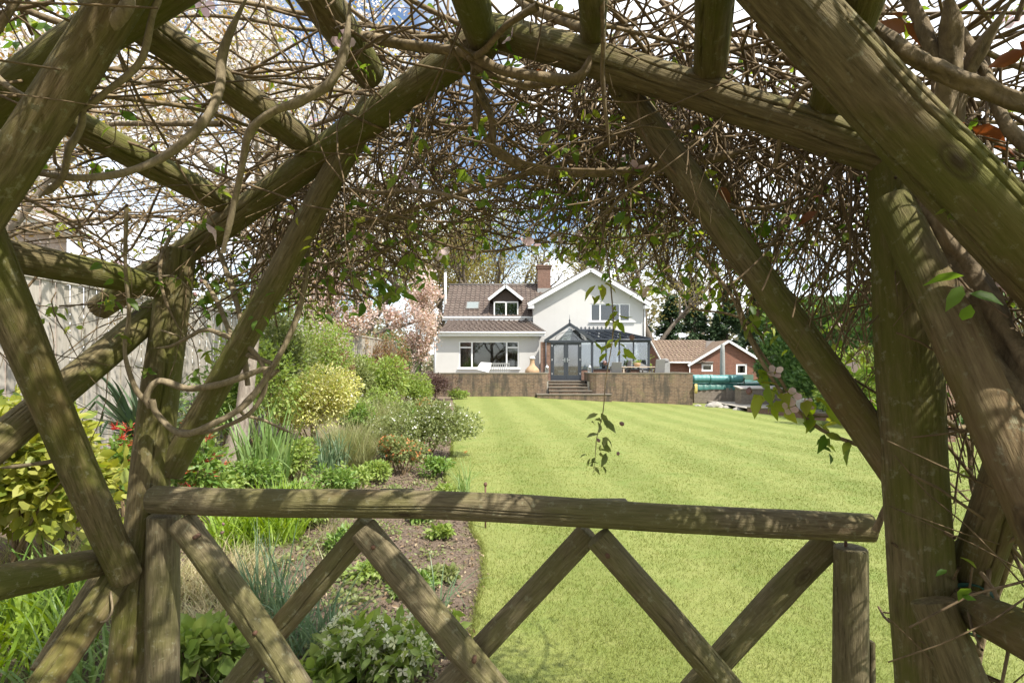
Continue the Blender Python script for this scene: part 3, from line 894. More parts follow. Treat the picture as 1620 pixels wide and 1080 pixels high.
# double doors
da, db = cx(873, PD), cx(918, PD); dz0, dz1 = TZ + .06, pe - .1
MB().box(da - .06, da, -.52, -.40, TZ, dz1).box(db, db + .06, -.52, -.40, TZ, dz1).box(da, db, -.52, -.40, TZ, dz0).build('door_frame', M_ANTH, K)
dm = (da + db) / 2
for a, b, s in ((da + .004, dm - .004, 1), (dm + .004, db - .004, -1)):
    m = MB(); ft = .12
    m.box(a, b, -.5, -.43, dz0 + .004, dz0 + .22).box(a, b, -.5, -.43, dz1 - ft, dz1 - .004).box(a, a + ft, -.5, -.43, dz0 + .22, dz1 - ft).box(b - ft, b, -.5, -.43, dz0 + .22, dz1 - ft)
    dr = m.build('door', M_ANTH, K, bevel=.008)
    MB().box(a + ft, b - ft, -.47, -.455, dz0 + .22, dz1 - ft).build('pane', M_DOORGLASS, dr)
    hx = dm - s * .065
    MB().box(hx - .02, hx + .02, -.515, -.5, dz0 + .92, dz0 + 1.14).bar((hx, -.54, dz0 + 1.03), (hx - s * .12, -.54, dz0 + 1.03), .02, .02).build('handle', M_METAL, dr)
    for hz in (.25, 1.0, 1.75):
        MB().box((a - .03) if s > 0 else b - .02, (a + .02) if s > 0 else b + .03, -.512, -.5, dz0 + hz, dz0 + hz + .1).build('hinge', M_UPVC, dr)
MB().box(cx(919.5, PD), cx(935.5, PD), -.47, -.455, czz(585, PD) + .05, pe - .1).build('pane', M_CONSGLASS, K)
MB().box(cx(935, PD), cx(938.5, PD), -.53, -.42, TZ, pe - .1).box(cx(918.5, PD) + .06, cx(936, PD), -.52, -.42, czz(585, PD), czz(585, PD) + .05).build('porch_post', M_ANTH, K)
MB().box(xpl + .3, x1r - .05, .0, 2.58, TZ - .05, TZ + .004).build('floor', M_PAVE, K)

# things inside the conservatory
def armchair(x, y, label, rz):
    t = thing('wicker_armchair', label, 'armchair', (x, y, TZ + .005), rz, 'wicker chairs inside the conservatory')
    MB().box(-.34, .34, -.3, .34, .12, .36).build('seat', M_TABLEWOOD, t, bevel=.05)
    MB().box(-.34, .34, .24, .36, .362, .92).build('backrest', M_TABLEWOOD, t, bevel=.05)
    for s in (-1, 1): MB().box(s * .41 - .065, s * .41 + .065, -.3, .34, .05, .6).build('arm', M_TABLEWOOD, t, bevel=.05)
    MB().box(-.3, .3, -.28, .22, .364, .5).build('cushion', M_CUSHION, t, bevel=.05)
    for a in (-.28, .28):
        for b in (-.24, .26): MB().box(a - .03, a + .03, b - .03, b + .03, 0, .118).build('leg', M_TABLEWOOD, t)
armchair(cx(886, 30.6), 30.6, 'pale wicker armchair behind the left glass door', .5)
armchair(cx(908, 30.7), 30.7, 'pale wicker armchair behind the right glass door', -.6)
t = thing('potted_palm', 'leafy houseplant inside the glazed corner of the conservatory', 'houseplant', (cx(1012, 30.7), 30.7, TZ + .005))
MB().lathe([(.14, 0), (.2, .32), (.215, .34)], (0, 0, 0), 14).build('pot', M_TERRA, t, True)
pp = RN.normal(size=(420, 3)) * [.36, .33, .30] + [0, 0, .85]
scatter('foliage', LEAF, pp, RN.uniform(.1, .2, 420), M_LIGHTGREEN, t)
MB().tube([(0, 0, .3), (.03, 0, .9)], .02, 6).build('stem', M_TWIG, t)
# ================================================================ terrace, steps and what stands on them
tw = 1.19
WY = 27.0
def wx(px, d=WY): return (px - CX) / F * d
tag(MB().box(-6.2, wx(868) + .0, WY + .24, 40, -.3, TZ - .004).box(wx(931), 9.05, WY + .24, 40, -.3, TZ - .004).box(wx(868), wx(931), 28.73, 40, -.3, TZ - .004).build('terrace', M_PAVE), 'paved terrace in front of the house', kind='structure')

def low_wall(name, label, path, ztop, zbot, thick, mat, cop=True):
    """wall along a path of (x,y), with its coping"""
    t = thing(name, label, 'garden wall', (path[0][0], path[0][1], 0))
    o = Vector((path[0][0], path[0][1]))
    pts = [Vector(p) - o for p in path]
    def ring(off):
        out = []
        for i, p in enumerate(pts):
            d = (pts[min(i + 1, len(pts) - 1)] - pts[max(i - 1, 0)]).normalized()
            out.append(p + Vector((-d.y, d.x)) * off)
        return out
    def solid(o1, o2, z0, z1):
        a, b = ring(o1), ring(o2); n = len(a)
        vs = [(p.x, p.y, z) for z in (z0, z1) for p in a] + [(p.x, p.y, z) for z in (z0, z1) for p in b]
        fs = []
        for i in range(n - 1):
            fs += [(i, i + 1, n + i + 1, n + i), (2 * n + i + 1, 2 * n + i, 3 * n + i, 3 * n + i + 1), (n + i, n + i + 1, 3 * n + i + 1, 3 * n + i)]
        fs += [(0, n, 3 * n, 2 * n), (n - 1, 3 * n - 1, 4 * n - 1, 2 * n - 1)]
        return MB().add(vs, fs)
    solid(0, thick, zbot, ztop - .055).build('brickwork', mat, t)
    if cop: solid(-.02, thick + .02, ztop - .053, ztop).build('coping', M_COPING, t)
    return t

arc = [(wx(868) - .5 + .5 * math.sin(a), WY + .5 - .5 * math.cos(a)) for a in np.linspace(0, math.pi / 2, 9)]
low_wall('terrace_wall', 'brick terrace wall left of the steps, streaked dark and rounded at its right end', [(wx(640), WY)] + [(wx(640) + (arc[0][0] - wx(640)) * k / 6, WY) for k in range(1, 6)] + arc + [(wx(868), WY + 1.6)], tw, -.4, .23, M_BRICK_TERR)
low_wall('terrace_wall', 'brick terrace wall right of the steps in front of the garden table', [(wx(931), WY + 1.6), (wx(931), WY + .5), (wx(931) + .12, WY + .14), (wx(931) + .4, WY)] + [(wx(931) + .4 + (wx(1096) - wx(931) - .4) * k / 5, WY) for k in range(1, 6)] + [(wx(1096) + .001, WY + .02), (wx(1096) + .002, WY + 6)], tw, -.9, .23, M_BRICK_TERR)

t = thing('garden_steps', 'worn stone steps rising from the lawn to the double doors', 'steps', (wx(900), 26.4, 0))
xs_ = [(850, 968), (863, 946), (867, 934), (869, 931)]
for k, (a, b) in enumerate(xs_):
    y0 = 26.25 + .42 * k
    x0, x1 = wx(a, y0) - wx(900), wx(b, y0) - wx(900)
    if k >= 1: x0, x1 = max(x0, wx(868) + .02 - wx(900)), min(x1, wx(931) - .02 - wx(900)) if k > 1 else x1 - .3
    zt_ = .155 * (k + 1)
    yb = WY - .02 if k < 1 else (WY - .02 if k == 1 else WY + .9)
    lo = -.25 if k == 0 else .155 * k - .05
    MB().box(x0, x1, y0 - 26.4 + .03, yb - 26.4 + (.0 if k < 2 else .2), lo, zt_ - .045).build('riser', M_BRICK_TERR, t)
    MB().box(x0 - .02, x1 + .02, y0 - 26.4, yb - 26.4 + (.0 if k < 2 else .2), zt_ - .043, zt_).build('tread', M_STEP, t, bevel=.01)
MB().box(wx(868) + .02 - wx(900), wx(931) - .02 - wx(900), 28.0 - 26.4, 28.72 - 26.4, .5, TZ - .04).build('riser', M_BRICK_TERR, t)
MB().box(wx(868) + .03 - wx(900), wx(931) - .03 - wx(900), 27.97 - 26.4, 28.72 - 26.4, TZ - .038, TZ + .005).build('landing', M_STEP, t)

# chiminea, lanterns, bench with white cover
def Tp(px, y): return (wx(px, y), y, TZ)
t = thing('chiminea', 'terracotta chiminea with a bulbous body and tall neck behind the terrace wall', 'chiminea', Tp(842, 28.1))
MB().lathe([(.13, .14), (.25, .2), (.34, .32), (.38, .46), (.36, .58), (.26, .70), (.155, .80), (.125, .92), (.12, 1.1), (.13, 1.14)], (0, 0, 0), 20).build('pot', M_TERRA, t, True)
MB().lathe([(.155, 1.142), (.165, 1.17), (.15, 1.2), (.11, 1.24), (.09, 1.28)], (0, 0, 0), 16).build('cap', M_STONE, t, True)
m = MB()
for k in range(3):
    a = k * 2.09 + .5; m.bar((.3 * math.cos(a), .3 * math.sin(a), 0), (.2 * math.cos(a), .2 * math.sin(a), .25), .03, .03)
m.build('stand', M_RUST, t)

def lantern(px, y, z, label):
    t = thing('garden_lantern', label, 'lantern', (wx(px, y), y, z), 0, 'lanterns flanking the steps')
    MB().box(-.09, .09, -.09, .09, 0, .03).lathe([(.1, .27), (.05, .36), (.02, .37)], (0, 0, 0), 8).build('lantern_cap', M_METAL, t)
    m = MB()
    for a in (-.075, .075):
        for b in (-.075, .075): m.box(a - .01, a + .01, b - .01, b + .01, .03, .275)
    m.build('frame', M_METAL, t)
    MB().box(-.065, .065, -.065, .065, .032, .27).build('pane', M_CONSGLASS, t)
    MB().lathe([(.03, .032), (.03, .15)], (0, 0, 0), 8).build('candle', M_CUSHION, t, True)
    MB().tube([(.03 * math.cos(a), 0, .37 + .05 + .045 * math.sin(a)) for a in np.linspace(0, 6.28, 12)], .006, 5).build('ring_handle', M_METAL, t)
lantern(865, 27.6, tw, 'small silver lantern on the rounded left wall end beside the doors')
lantern(932.5, 28.0, tw, 'small silver lantern on the wall to the right of the doors')

t = thing('garden_bench', 'slatted garden bench under the wide front window, white cover at its left end', 'bench', Tp(783, 28.4))
m = MB()
for k in range(9): m.box(-.2 + k * .115, -.15 + k * .115, -.02, .01, .45, .87)
m.box(-.72, .78, -.03, .02, .87, .93).box(-.72, .78, -.03, .02, .40, .448).build('backrest', M_CANVAS, t)
MB().box(-.72, .78, -.5, -.035, .4, .445).build('seat', M_CANVAS, t)
for x in (-.7, .74):
    for y in (-.46, -.03): MB().box(x - .03, x + .03, y - .03, y + .03, 0, .398).build('leg', M_CANVAS, t)
t2 = MB().slab([(-.95, -.62, .62), (-.3, -.62, .45), (-.18, -.06, .95), (-.74, -.06, .98)], .06).build('cover', M_CUSHION, None, bevel=.02)
t2.location = Tp(783, 28.3); tag(t2, 'white cloth cover draped over the left end of the slatted bench', 'cover')
t = thing('planter_box', 'small dark planter beside the left corner of the house', 'planter', Tp(676, 28.6))
MB().prism([(-.2, 0), (.2, 0), (.25, .45), (-.25, .45)], -.22, .22).build('box', M_ANTH, t); MB().box(-.2, .2, -.18, .18, .44, .46).build('soil_fill', M_SOIL, t)

# garden table and chairs behind the right wall
t = thing('garden_table', 'long pale wooden garden table on the terrace', 'table', Tp(1010, 28.2))
MB().box(-1.0, 1.15, -.42, .42, .70, .745).build('tabletop', M_TABLEWOOD, t, bevel=.01)
for x in (-.85, 1.0):
    for y in (-.34, .34): MB().box(x - .04, x + .04, y - .04, y + .04, 0, .698).build('leg', M_TABLEWOOD, t)
def garden_chair(px, y, rz, label, back=.98):
    t = thing('garden_chair', label, 'chair', Tp(px, y), rz, 'rattan chairs round the garden table')
    MB().box(-.26, .26, -.27, .25, .36, .43).build('seat', M_RATTAN, t, bevel=.02)
    MB().slab([(-.26, .25, .432), (.26, .25, .432), (.25, .36, back), (-.25, .36, back)], .05).build('backrest', M_RATTAN, t, bevel=.015)
    for s in (-1, 1):
        MB().bar((s * .28, -.24, .62), (s * .28, .27, .62), .05, .04).build('armrest', M_RATTAN, t)
        for yy in (-.24, .22): MB().box(s * .25 - .025 + s * .02, s * .25 + .025 + s * .02, yy - .025, yy + .025, 0, .6 if yy < 0 else .36).build('leg', M_RATTAN, t)
garden_chair(975, 27.75, 3.0, 'dark rattan chair nearest the doors at the left end of the table')
garden_chair(986, 28.6, -1.4, 'dark rattan chair facing along the table at its left end', 1.06)
garden_chair(1040, 27.7, 3.3, 'tall pale grey rattan chair at the right end of the table, back to the lawn', 1.12)
garden_chair(1022, 29.0, .1, 'dark rattan chair on the far side of the table')
t = thing('flower_pot', 'round terracotta pot of small plants on the garden table', 'flower pot', (wx(1008, 28.2), 28.2, TZ + .747))
MB().lathe([(.10, 0), (.17, .07), (.19, .16), (.17, .2)], (0, 0, 0), 14).build('pot', M_TERRA, t, True)
scatter('foliage', LEAF, RN.normal(size=(90, 3)) * [.1, .1, .05] + [0, 0, .26], .08, M_LIGHTGREEN, t)
t = thing('gas_heater', 'slim grey covered barbecue standing beyond the table', 'barbecue', Tp(1052, 29.4))
MB().box(-.22, .22, -.2, .2, 0, 1.0).build('cabinet', M_CANVAS, t, bevel=.03); MB().lathe([(.24, 1.002), (.24, 1.05), (.15, 1.16), (.03, 1.19)], (0, 0, 0), 12).build('lid', M_RATTAN, t, True)

# ---------------------------------------------------------------- pool corner to the right of the terrace
PY = 29.0
def px_(px, y=PY): return (px - CX) / F * y
def pz(py, y=PY): return EYE - (py - HY) / F * y
t = thing('raised_pool', 'timber sided raised swimming pool with a taut green cover', 'pool', (px_(1098), PY, 0))
zc = pz(606); L0 = px_(1270) - px_(1098)
for k in range(4):
    z0 = -.75 + k * (zc + .75 - .3) / 4
    MB().box(0, px_(1177) - px_(1098), 0, .14, z0, z0 + (zc + .75 - .3) / 4 - .006).build('sleeper', M_SLEEPER, t, bevel=.012)
MB().box(px_(1148) - px_(1098), px_(1158) - px_(1098), -.06, -.004, -.75, zc - .26).build('post', M_SLEEPER, t)
MB().box(0, L0, .16, 7, -.8, zc - .32).build('basin', M_SLEEPER, t)
# draped skirt of the cover
vs = []; nn = 40
for i in range(nn + 1):
    x = (px_(1166) - px_(1098)) * i / nn + .02
    s = .05 * math.sin(i * 1.1) + .03 * math.sin(i * 2.7)
    for zz, yy in ((zc, .12), (zc - .12, -.03 + s * .5), (zc - .34 - .02 * math.sin(i * .23), -.05 + s * .5)): vs.append((x, yy, zz))
MB().add(vs, [(i * 3 + j, i * 3 + j + 3, i * 3 + j + 4, i * 3 + j + 1) for i in range(nn) for j in range(2)]).build('cover_skirt', M_TEALDARK, t, True)
MB().box(.05, L0, .2, 7, zc - .3, zc - .02).build('cover_sheet', M_TEALDARK, t)
t = thing('cover_roller', 'rolled up pale teal pool cover on its roller', 'pool cover', (px_(1097), PY + .1, zc + .23))
m = MB(); prof = []
for i in range(40): prof.append((i / 39 * (px_(1175) - px_(1097)), .215 + .008 * math.sin(i * 1.9)))
m.tube([(x, 0, .01 * math.sin(x * 3)) for x, r_ in prof], [r_ for x, r_ in prof], 18)
m.build('roll', M_TEAL, t, True)
MB().tube([(-.12, 0, 0), (px_(1175) - px_(1097) + .14, 0, 0)], .05, 10).build('axle', M_METAL, t, True)
for f in (.33, .72):
    x = f * (px_(1175) - px_(1097)); MB().tube([(x, 0, 0), (x + .05, 0, 0)], .228, 18).build('strap', M_TEALDARK, t, True)
for x in (-.08, px_(1175) - px_(1097) + .1): MB().box(x - .03, x + .03, -.06, .06, -.26, .07).build('bracket', M_METAL, t)
t = thing('pool_box', 'low timber pump box with a pale sloping lid in front of the pool', 'box', (px_(1172, 26.6), 26.6, -.72))
bw = px_(1236, 26.6) - px_(1172, 26.6)
for k in range(4): MB().box(0, bw, 0, .7, .0 + k * .29, .284 + k * .29).build('board', M_SLEEPER, t, bevel=.01)
MB().slab([(-.06, -.06, 1.165), (bw + .06, -.06, 1.165), (bw + .06, .74, 1.25), (-.06, .74, 1.25)], .05).build('lid', M_BOXLID, t)
MB().box(.01, bw - .01, .4, .69, 1.12, 1.17).build('riser', M_SLEEPER, t)
t = thing('hose_reel', 'coil of yellow hose hung on the end of the right terrace wall', 'hose', (px_(1100, 26.9), 26.9, .40))
m = MB()
for k in range(6): m.tube([(.02 + .02 * k - .05, (.13 + .012 * (k % 3)) * math.cos(a) * .5, (.2 + .015 * (k % 3)) * math.sin(a)) for a in np.linspace(0, 2 * math.pi, 22)], .016, 6)
m.build('hose', M_HOSE, t, True); MB().box(-.1, .1, -.05, .05, .02, .08).build('hook', M_ANTH, t)

def rock(label, px, d, s, grp=None):
    z = float(ground_z(px_(px, d), d))
    v = []; 
    import mathutils
    m = bpy.data.meshes.new('rock'); import bmesh
    bm = bmesh.new(); bmesh.ops.create_icosphere(bm, subdivisions=3, radius=1)
    off = Vector((R.random() * 9, R.random() * 9, 0))
    for q in bm.verts:
        k = 1 + .35 * mathutils.noise.noise(q.co * 1.3 + off) + .15 * mathutils.noise.noise(q.co * 3.5 + off)
        q.co = Vector((q.co.x * s[0] * k, q.co.y * s[1] * k, max(-.3, q.co.z) * s[2] * k))
    bm.to_mesh(m); bm.free(); m.materials.append(M_ROCK)
    o = bpy.data.objects.new('rock', m); link(o); o.location = (px_(px, d), d, z)
    tag(o, label, 'rock', grp)
rock('large pale rock at the foot of the pool beside the terrace wall', 1130, 26.4, (.46, .32, .25), 'rocks below the pool')
rock('small flat rock just right of the large pale rock', 1149, 26.2, (.2, .2, .12), 'rocks below the pool')
rock('small pale stone against the corner of the pump box', 1170, 25.2, (.3, .25, .14), 'rocks below the pool')
rock('tiny stone left of the large pale rock', 1104, 26.6, (.18, .15, .1), 'rocks below the pool')
# low brick edging wall on the right of the lawn
d1, d2 = 24.0, 19.5
low_wall('edging_wall', 'low brick edging wall along the right side of the lawn', [(px_(1182, d1), d1), (px_(1230, 23), 23), (px_(1290, 21.5), 21.5), (px_(1345, 20.3), 20.3), (px_(1420, d2), d2)], -.28, -1.3, .22, M_BRICK_HOUSE)
tag(MB().add([(px_(1184, d1), d1 + .2, -.36), (px_(1420, d2), d2 + .2, -.40), (px_(1420, d2) + 5, d2 + 6, -.36), (px_(1184, d1), d1 + 5, -.36)], [(0, 1, 2, 3)]).build('patio', M_PAVE), 'paved strip behind the low brick edging', kind='structure')
t = thing('stone_planter', 'white bowl planter standing behind the low brick edging', 'planter', (px_(1262, 23.4), 23.4, -.36))
MB().lathe([(.16, 0), (.12, .1), (.3, .3), (.42, .48), (.4, .5), (.36, .45)], (0, 0, 0), 18).build('bowl', M_STONE, t, True)
scatter('foliage', LEAF, RN.normal(size=(150, 3)) * [.2, .2, .1] + [0, 0, .6], .12, M_LIGHTGREEN, t)

# brick pillar with rails and the white stone lantern beyond the right post
gzr = float(ground_z(11.6, 14.6))
t = thing('brick_pillar', 'square brick pillar with a flat cap beyond the right pergola post', 'pillar', (px_(1494, 14.6), 14.6, gzr))
MB().box(-.17, .17, -.17, .17, -.1, 1.62).build('shaft', M_BRICK_HOUSE, t)
MB().box(-.22, .22, -.22, .22, 1.622, 1.70).build('cap', M_COPING, t, bevel=.01)
t = thing('rail_fence', 'brown rail fence running right from the brick pillar', 'fence', (px_(1494, 14.6) + .2, 14.6, gzr))
for z in (.25, 1.35, 1.5): MB().tube([(0, 0, z), (1.6, -.1, z + .02), (3.2, -.2, z)], .04, 8).build('rail', M_SLEEPER, t, True)
for x in (1.6, 3.2): MB().box(x - .05, x + .05, -.2, -.1, 0, 1.6).build('post', M_SLEEPER, t)
t = thing('fringed_parasol', 'small closed white parasol with a scalloped top beside the brick pillar', 'parasol', (px_(1518, 17), 17, gzr - .1))
prof = []
MB().lathe([(.03, 0), (.03, 1.35)], (0, 0, 0), 10).build('pole', M_METAL, t, True)
vs = []; fs = []; NN = 32
for j, (r_, z) in enumerate([(.04, 1.75), (.22, 1.68), (.4, 1.56), (.52, 1.38), (.5, 1.2)]):
    for k in range(NN):
        a = 2 * math.pi * k / NN; rr = r_ * (1 + .06 * math.cos(a * 16)); vs.append((rr * math.cos(a), rr * math.sin(a), z + (.06 * math.cos(a * 16) if j == 4 else 0)))
for j in range(4):
    for k in range(NN): fs.append((j * NN + k, j * NN + (k + 1) % NN, (j + 1) * NN + (k + 1) % NN, (j + 1) * NN + k))
MB().add(vs, fs).build('canopy', M_CUSHION, t, True)
MB().lathe([(.25, 0), (.25, .06), (.05, .12)], (0, 0, 0), 14).build('base', M_STONE, t, True)
# grey covered parasol on the terrace by the garage
t = thing('covered_parasol', 'tall folded parasol in a grey cover in front of the garage gable', 'parasol', (px_(1143, 33), 33, -.3))
MB().lathe([(.03, 0), (.03, .9)], (0, 0, 0), 10).build('pole', M_METAL, t, True)
MB().lathe([(.11, .85), (.155, 1.0), (.15, 1.9), (.135, 2.7), (.11, 3.1), (.03, 3.18)], (0, 0, 0), 12).build('cover', M_CANVAS, t, True)
MB().lathe([(.35, 0), (.35, .08), (.06, .12)], (0, 0, 0), 14).build('base', M_STONE, t, True)

# ================================================================ garage
GD = 40.0
def gx_(px, d=GD): return (px - CX) / F * d
def gz_(py, d=GD): return EYE - (py - HY) / F * d
G = thing('brick_garage', 'red brick garage with a lichened tiled roof and white bargeboards beside the hedge', 'garage', (gx_(1151), GD, 0))
ox = gx_(1151)
a0, a1 = gx_(1093) - ox, gx_(1208) - ox
ae = gz_(572.5); aa = gz_(539)
holes = [(gx_(1110) - ox, gx_(1128) - ox, gz_(587.5), gz_(575.5)), (gx_(1164.5) - ox, gx_(1182) - ox, gz_(592.5), gz_(575.5))]
m = wall_with_holes(a0, a1, -1.2, ae - .05, 0, .22, holes)
m.prism([(a0, ae - .05), (a1, ae - .05), (.02, aa - .12), (-.02, aa - .12)], 0, .22)
m.box(a0, a0 + .22, .22, 7, -1.2, ae - .05).box(a1 - .22, a1, .22, 7, -1.2, ae - .05).build('wall', M_BRICK_RED, G)
MB().box(a0 + .3, a1 - .3, 1.5, 1.6, -1, ae).build('room_back', M_ROOM, G)
for h in holes:
    w = window(G, *h, .05, (), None, .13)
for s in (-1, 1):
    xe = a0 - .3 if s < 0 else a1 + .3
    zE = ae - .17
    q = [(xe, -.25, zE), (0, -.25, aa + .06), (0, 7.2, aa + .06), (xe, 7.2, zE)]
    MB().slab(q if s < 0 else q[::-1], .08).build('roof', M_TILE_OLD, G)
    MB().bar((xe, -.27, zE - .1), (0, -.27, aa - .03), .035, .17).build('bargeboard', M_UPVC, G)
if True:
    # the tiled wing to the left
    b0 = gx_(1047, 40.0) - ox; b1 = a0 + .6
    tiled_roof('roof', M_TILE_OLD, G, (b0, -.2, gz_(573)), (b1 + .4, -.2, gz_(573)), (0, 3.4, gz_(538.4, 43.2) - gz_(573)), 10, lambda s: 0.0, lambda s: 1 + s * .42)
    MB().slab([(b0, -.2, gz_(573) - .03), (b1 + 1, -.2, gz_(573) - .03), (b1 + 2.4, 3.2, gz_(538.4, 43.2) - .03), (b0, 3.2, gz_(538.4, 43.2) - .03)], .07).build('roof_deck', M_LEAD, G)
    MB().box(b0 + .25, a0 - .01, .25, .47, -1.2, gz_(573) + .08).build('wall', M_BRICK_RED, G)
    m = MB().add([(b0 + .24, .2, -1.2), (b0 + .24, 6.2, -1.2), (b0 + .24, 6.2, gz_(573)), (b0 + .24, 3.2, gz_(538.4, 43.2) - .1), (b0 + .24, .2, gz_(573))], [(4, 3, 2, 1, 0)]).build('gable_end', M_BRICK_RED, G)
    MB().bar((b0 + .0, -.22, gz_(573) - .08), (b0, 3.2, gz_(538.4, 43.2) - .06), .05, .16).build('bargeboard', M_UPVC, G)
    MB().tube([(b0 - .05, -.27, gz_(573) - .02), (a0 - .1, -.27, gz_(573) - .02)], .055, 8).build('gutter', M_UPVC, G, True)
    MB().tube([(a0 - .12, -.1, -1), (a0 - .12, -.1, gz_(573) - .05)], .035, 8).build('downpipe', M_UPVC, G, True)
t = thing('picket_fence', 'low pale picket fence in front of the garage wing', 'fence', (gx_(1062, 36), 36, -.5))
m = MB()
for k in range(16): m.box(k * .115, k * .115 + .07, 0, .02, 0, 1.35)
m.build('picket', M_BOXLID, t); MB().box(0, 1.85, .022, .06, .3, .38).box(0, 1.85, .022, .06, 1.05, 1.13).build('rail', M_BOXLID, t)
t = thing('shed_screen', 'low green painted board screen below the garage windows', 'screen', (gx_(1146, 37), 37, -.6))
for k in range(5): MB().box(0, 2.0, 0, .04, .2 + k * .26, .454 + k * .26).build('board', M_GREENPAINT, t)
for x in (0.05, 1.0, 1.9): MB().box(x, x + .08, .042, .12, 0, 1.5).build('post', M_GREENPAINT, t)
def lounger(px, d, label, rz):
    t = thing('folded_lounger', label, 'lounger', (px_(px, d), d, -.5), rz, 'grey loungers standing behind the pool')
    MB().box(-.33, .33, -.12, .12, .3, .42).build('seat', M_CANVAS, t, bevel=.03)
    MB().slab([(-.33, .1, .422), (.33, .1, .422), (.3, .4, 1.45), (-.3, .4, 1.45)], .09).build('backrest', M_CANVAS, t, bevel=.03)
    for s in (-.3, .3):
        MB().bar((s, -.12, 0), (s, .0, .3), .04, .04).build('leg', M_METAL, t); MB().bar((s, .2, 0), (s, .1, .3), .04, .04).build('leg', M_METAL, t)
lounger(1108, 34.5, 'grey upholstered lounger at the left, seen over the pool roller', .4)
lounger(1122, 34.8, 'grey upholstered lounger in the middle, seen over the pool roller', -.2)
lounger(1132, 34.4, 'grey upholstered lounger just left of the covered parasol', .6)
# ================================================================ plants
def gpos(px, d):
    x = (px - CX) / F * d
    z = float(bed_z(x, d)) if x < float(edge_x(d)) else float(ground_z(x, d))
    return Vector((x, d, z))


def blade_mesh(name, parent, mat, n, length, width, spread, lean=(.15, .9), droop=.5, seg=5, base_r=.06, stiff=False):
    """long leaves that rise from a clump and arch over"""
    a = RN.uniform(0, 2 * np.pi, n)
    L_ = length * RN.uniform(.55, 1.1, n)
    th = RN.uniform(lean[0], lean[1], n) * spread
    br = base_r * np.sqrt(RN.uniform(0, 1, n)); ba = RN.uniform(0, 2 * np.pi, n)
    base = np.stack([br * np.cos(ba), br * np.sin(ba), np.zeros(n)], -1)
    rd = np.stack([np.cos(a), np.sin(a), np.zeros(n)], -1)
    tw = RN.normal(0, .5, n)
    sd = np.stack([-np.sin(a + tw), np.cos(a + tw), np.zeros(n)], -1)
    p = base.copy(); vs = []
    dr = droop * RN.uniform(.3, 1.3, n)
    kink = RN.uniform(0, 1, n) < .12
    for s in range(seg + 1):
        f = s / seg
        w = width * (1 - f ** 2.2) * (.6 + .4 * min(1, f * 4)) + .0004
        vs.append(np.stack([p - sd * w / 2, p + sd * w / 2], 1))
        t = th + dr * f * f * 1.6 + np.where(kink, 1.6 * (f > .55), 0)
        p = p + (rd * np.sin(t)[:, None] + np.array([0, 0, 1.0]) * np.cos(t)[:, None]) * (L_ / seg)[:, None]
    V = np.stack(vs, 1).reshape(n, -1, 3)
    k = V.shape[1]
    q = np.array([(2 * s, 2 * s + 1, 2 * s + 3, 2 * s + 2) for s in range(seg)])
    fs = (q[None] + (np.arange(n) * k)[:, None, None]).reshape(-1, 4)
    return fast_mesh(name, V.reshape(-1, 3), [fs], mat, parent)


def clump(name, label, cat, px, d, mat, n, length, width, spread=1.0, group=None, **kw):
    t = thing(name, label, cat, gpos(px, d), R.uniform(0, 6), group)
    blade_mesh('foliage', t, mat, n, length, width, spread, **kw)
    return t


def blob_points(n, r, lumps=9, shell=.55, seed=0):
    """points for leaves: an uneven ellipsoid of overlapping lumps, thicker towards the outside"""
    g = np.random.default_rng(seed)
    r = np.array(r, float)
    c = unit(g.normal(size=(lumps, 3))) * g.uniform(.25, .78, (lumps, 1)); c[:, 2] = np.abs(c[:, 2]) * .9 - .15
    s = g.uniform(.26, .5, lumps)
    k = g.integers(0, lumps, n)
    u = unit(g.normal(size=(n, 3))); rr = g.uniform(shell, 1, n) ** .6
    p = c[k] + u * (rr * s[k])[:, None]
    return p * r, unit(u + c[k] * .8)


def shrub(name, label, cat, px, d, rx, ry, h, mat, n, leaf, shape=LEAF, flower=None, group=None, seed=1, lumps=10, stems=7, droop=0.0, zlift=0.0, flat=.35):
    t = thing(name, label, cat, gpos(px, d), 0, group)
    p, nrm = blob_points(n, (rx, ry, h * .6), lumps, .45, seed)
    p[:, 2] += h * .5 + zlift
    keep = p[:, 2] > .02; p = p[keep]; nrm = nrm[keep]
    ax = nrm + RN.normal(0, .55, p.shape); ax[:, 2] -= droop
    up = RN.normal(0, .5, p.shape) + np.array([0, 0, .8]) + nrm * .3
    X, Y, Z = frames(ax, up)
    v, f = inst(shape[0], shape[1], p, X, Y, Z, leaf * RN.uniform(.6, 1.25, len(p)))
    fast_mesh('foliage', v, f, mat, t)
    tubes = []
    for k in range(stems):
        e = p[R.randrange(len(p))]
        b = np.array([R.uniform(-.08, .08), R.uniform(-.08, .08), -.03])
        mid = b * .4 + e * .5 + np.array([0, 0, .08 * h])
        tubes.append((spline([b, mid, e], 5), np.linspace(.014, .004, 11), 5))
    tubes_mesh('stem', tubes, M_TWIG, t)
    if flower:
        fm, fn, fsz = flower
        q, qn = blob_points(fn, (rx * 1.06, ry * 1.06, h * .64), lumps, .97, seed)
        q[:, 2] += h * .5 + zlift
        k = q[:, 2] > .1; q = q[k]; qn = qn[k]
        X, Y, Z = frames(RN.normal(size=q.shape), qn + RN.normal(0, .4, q.shape) + np.array([0, -.1, .3]))
        v, f = inst(PETALS[0], PETALS[1], q, X, Y, Z, fsz * RN.uniform(.6, 1.2, len(q)))
        tag(fast_mesh('blossom', v, f, fm, t), kind='stuff')
    return t


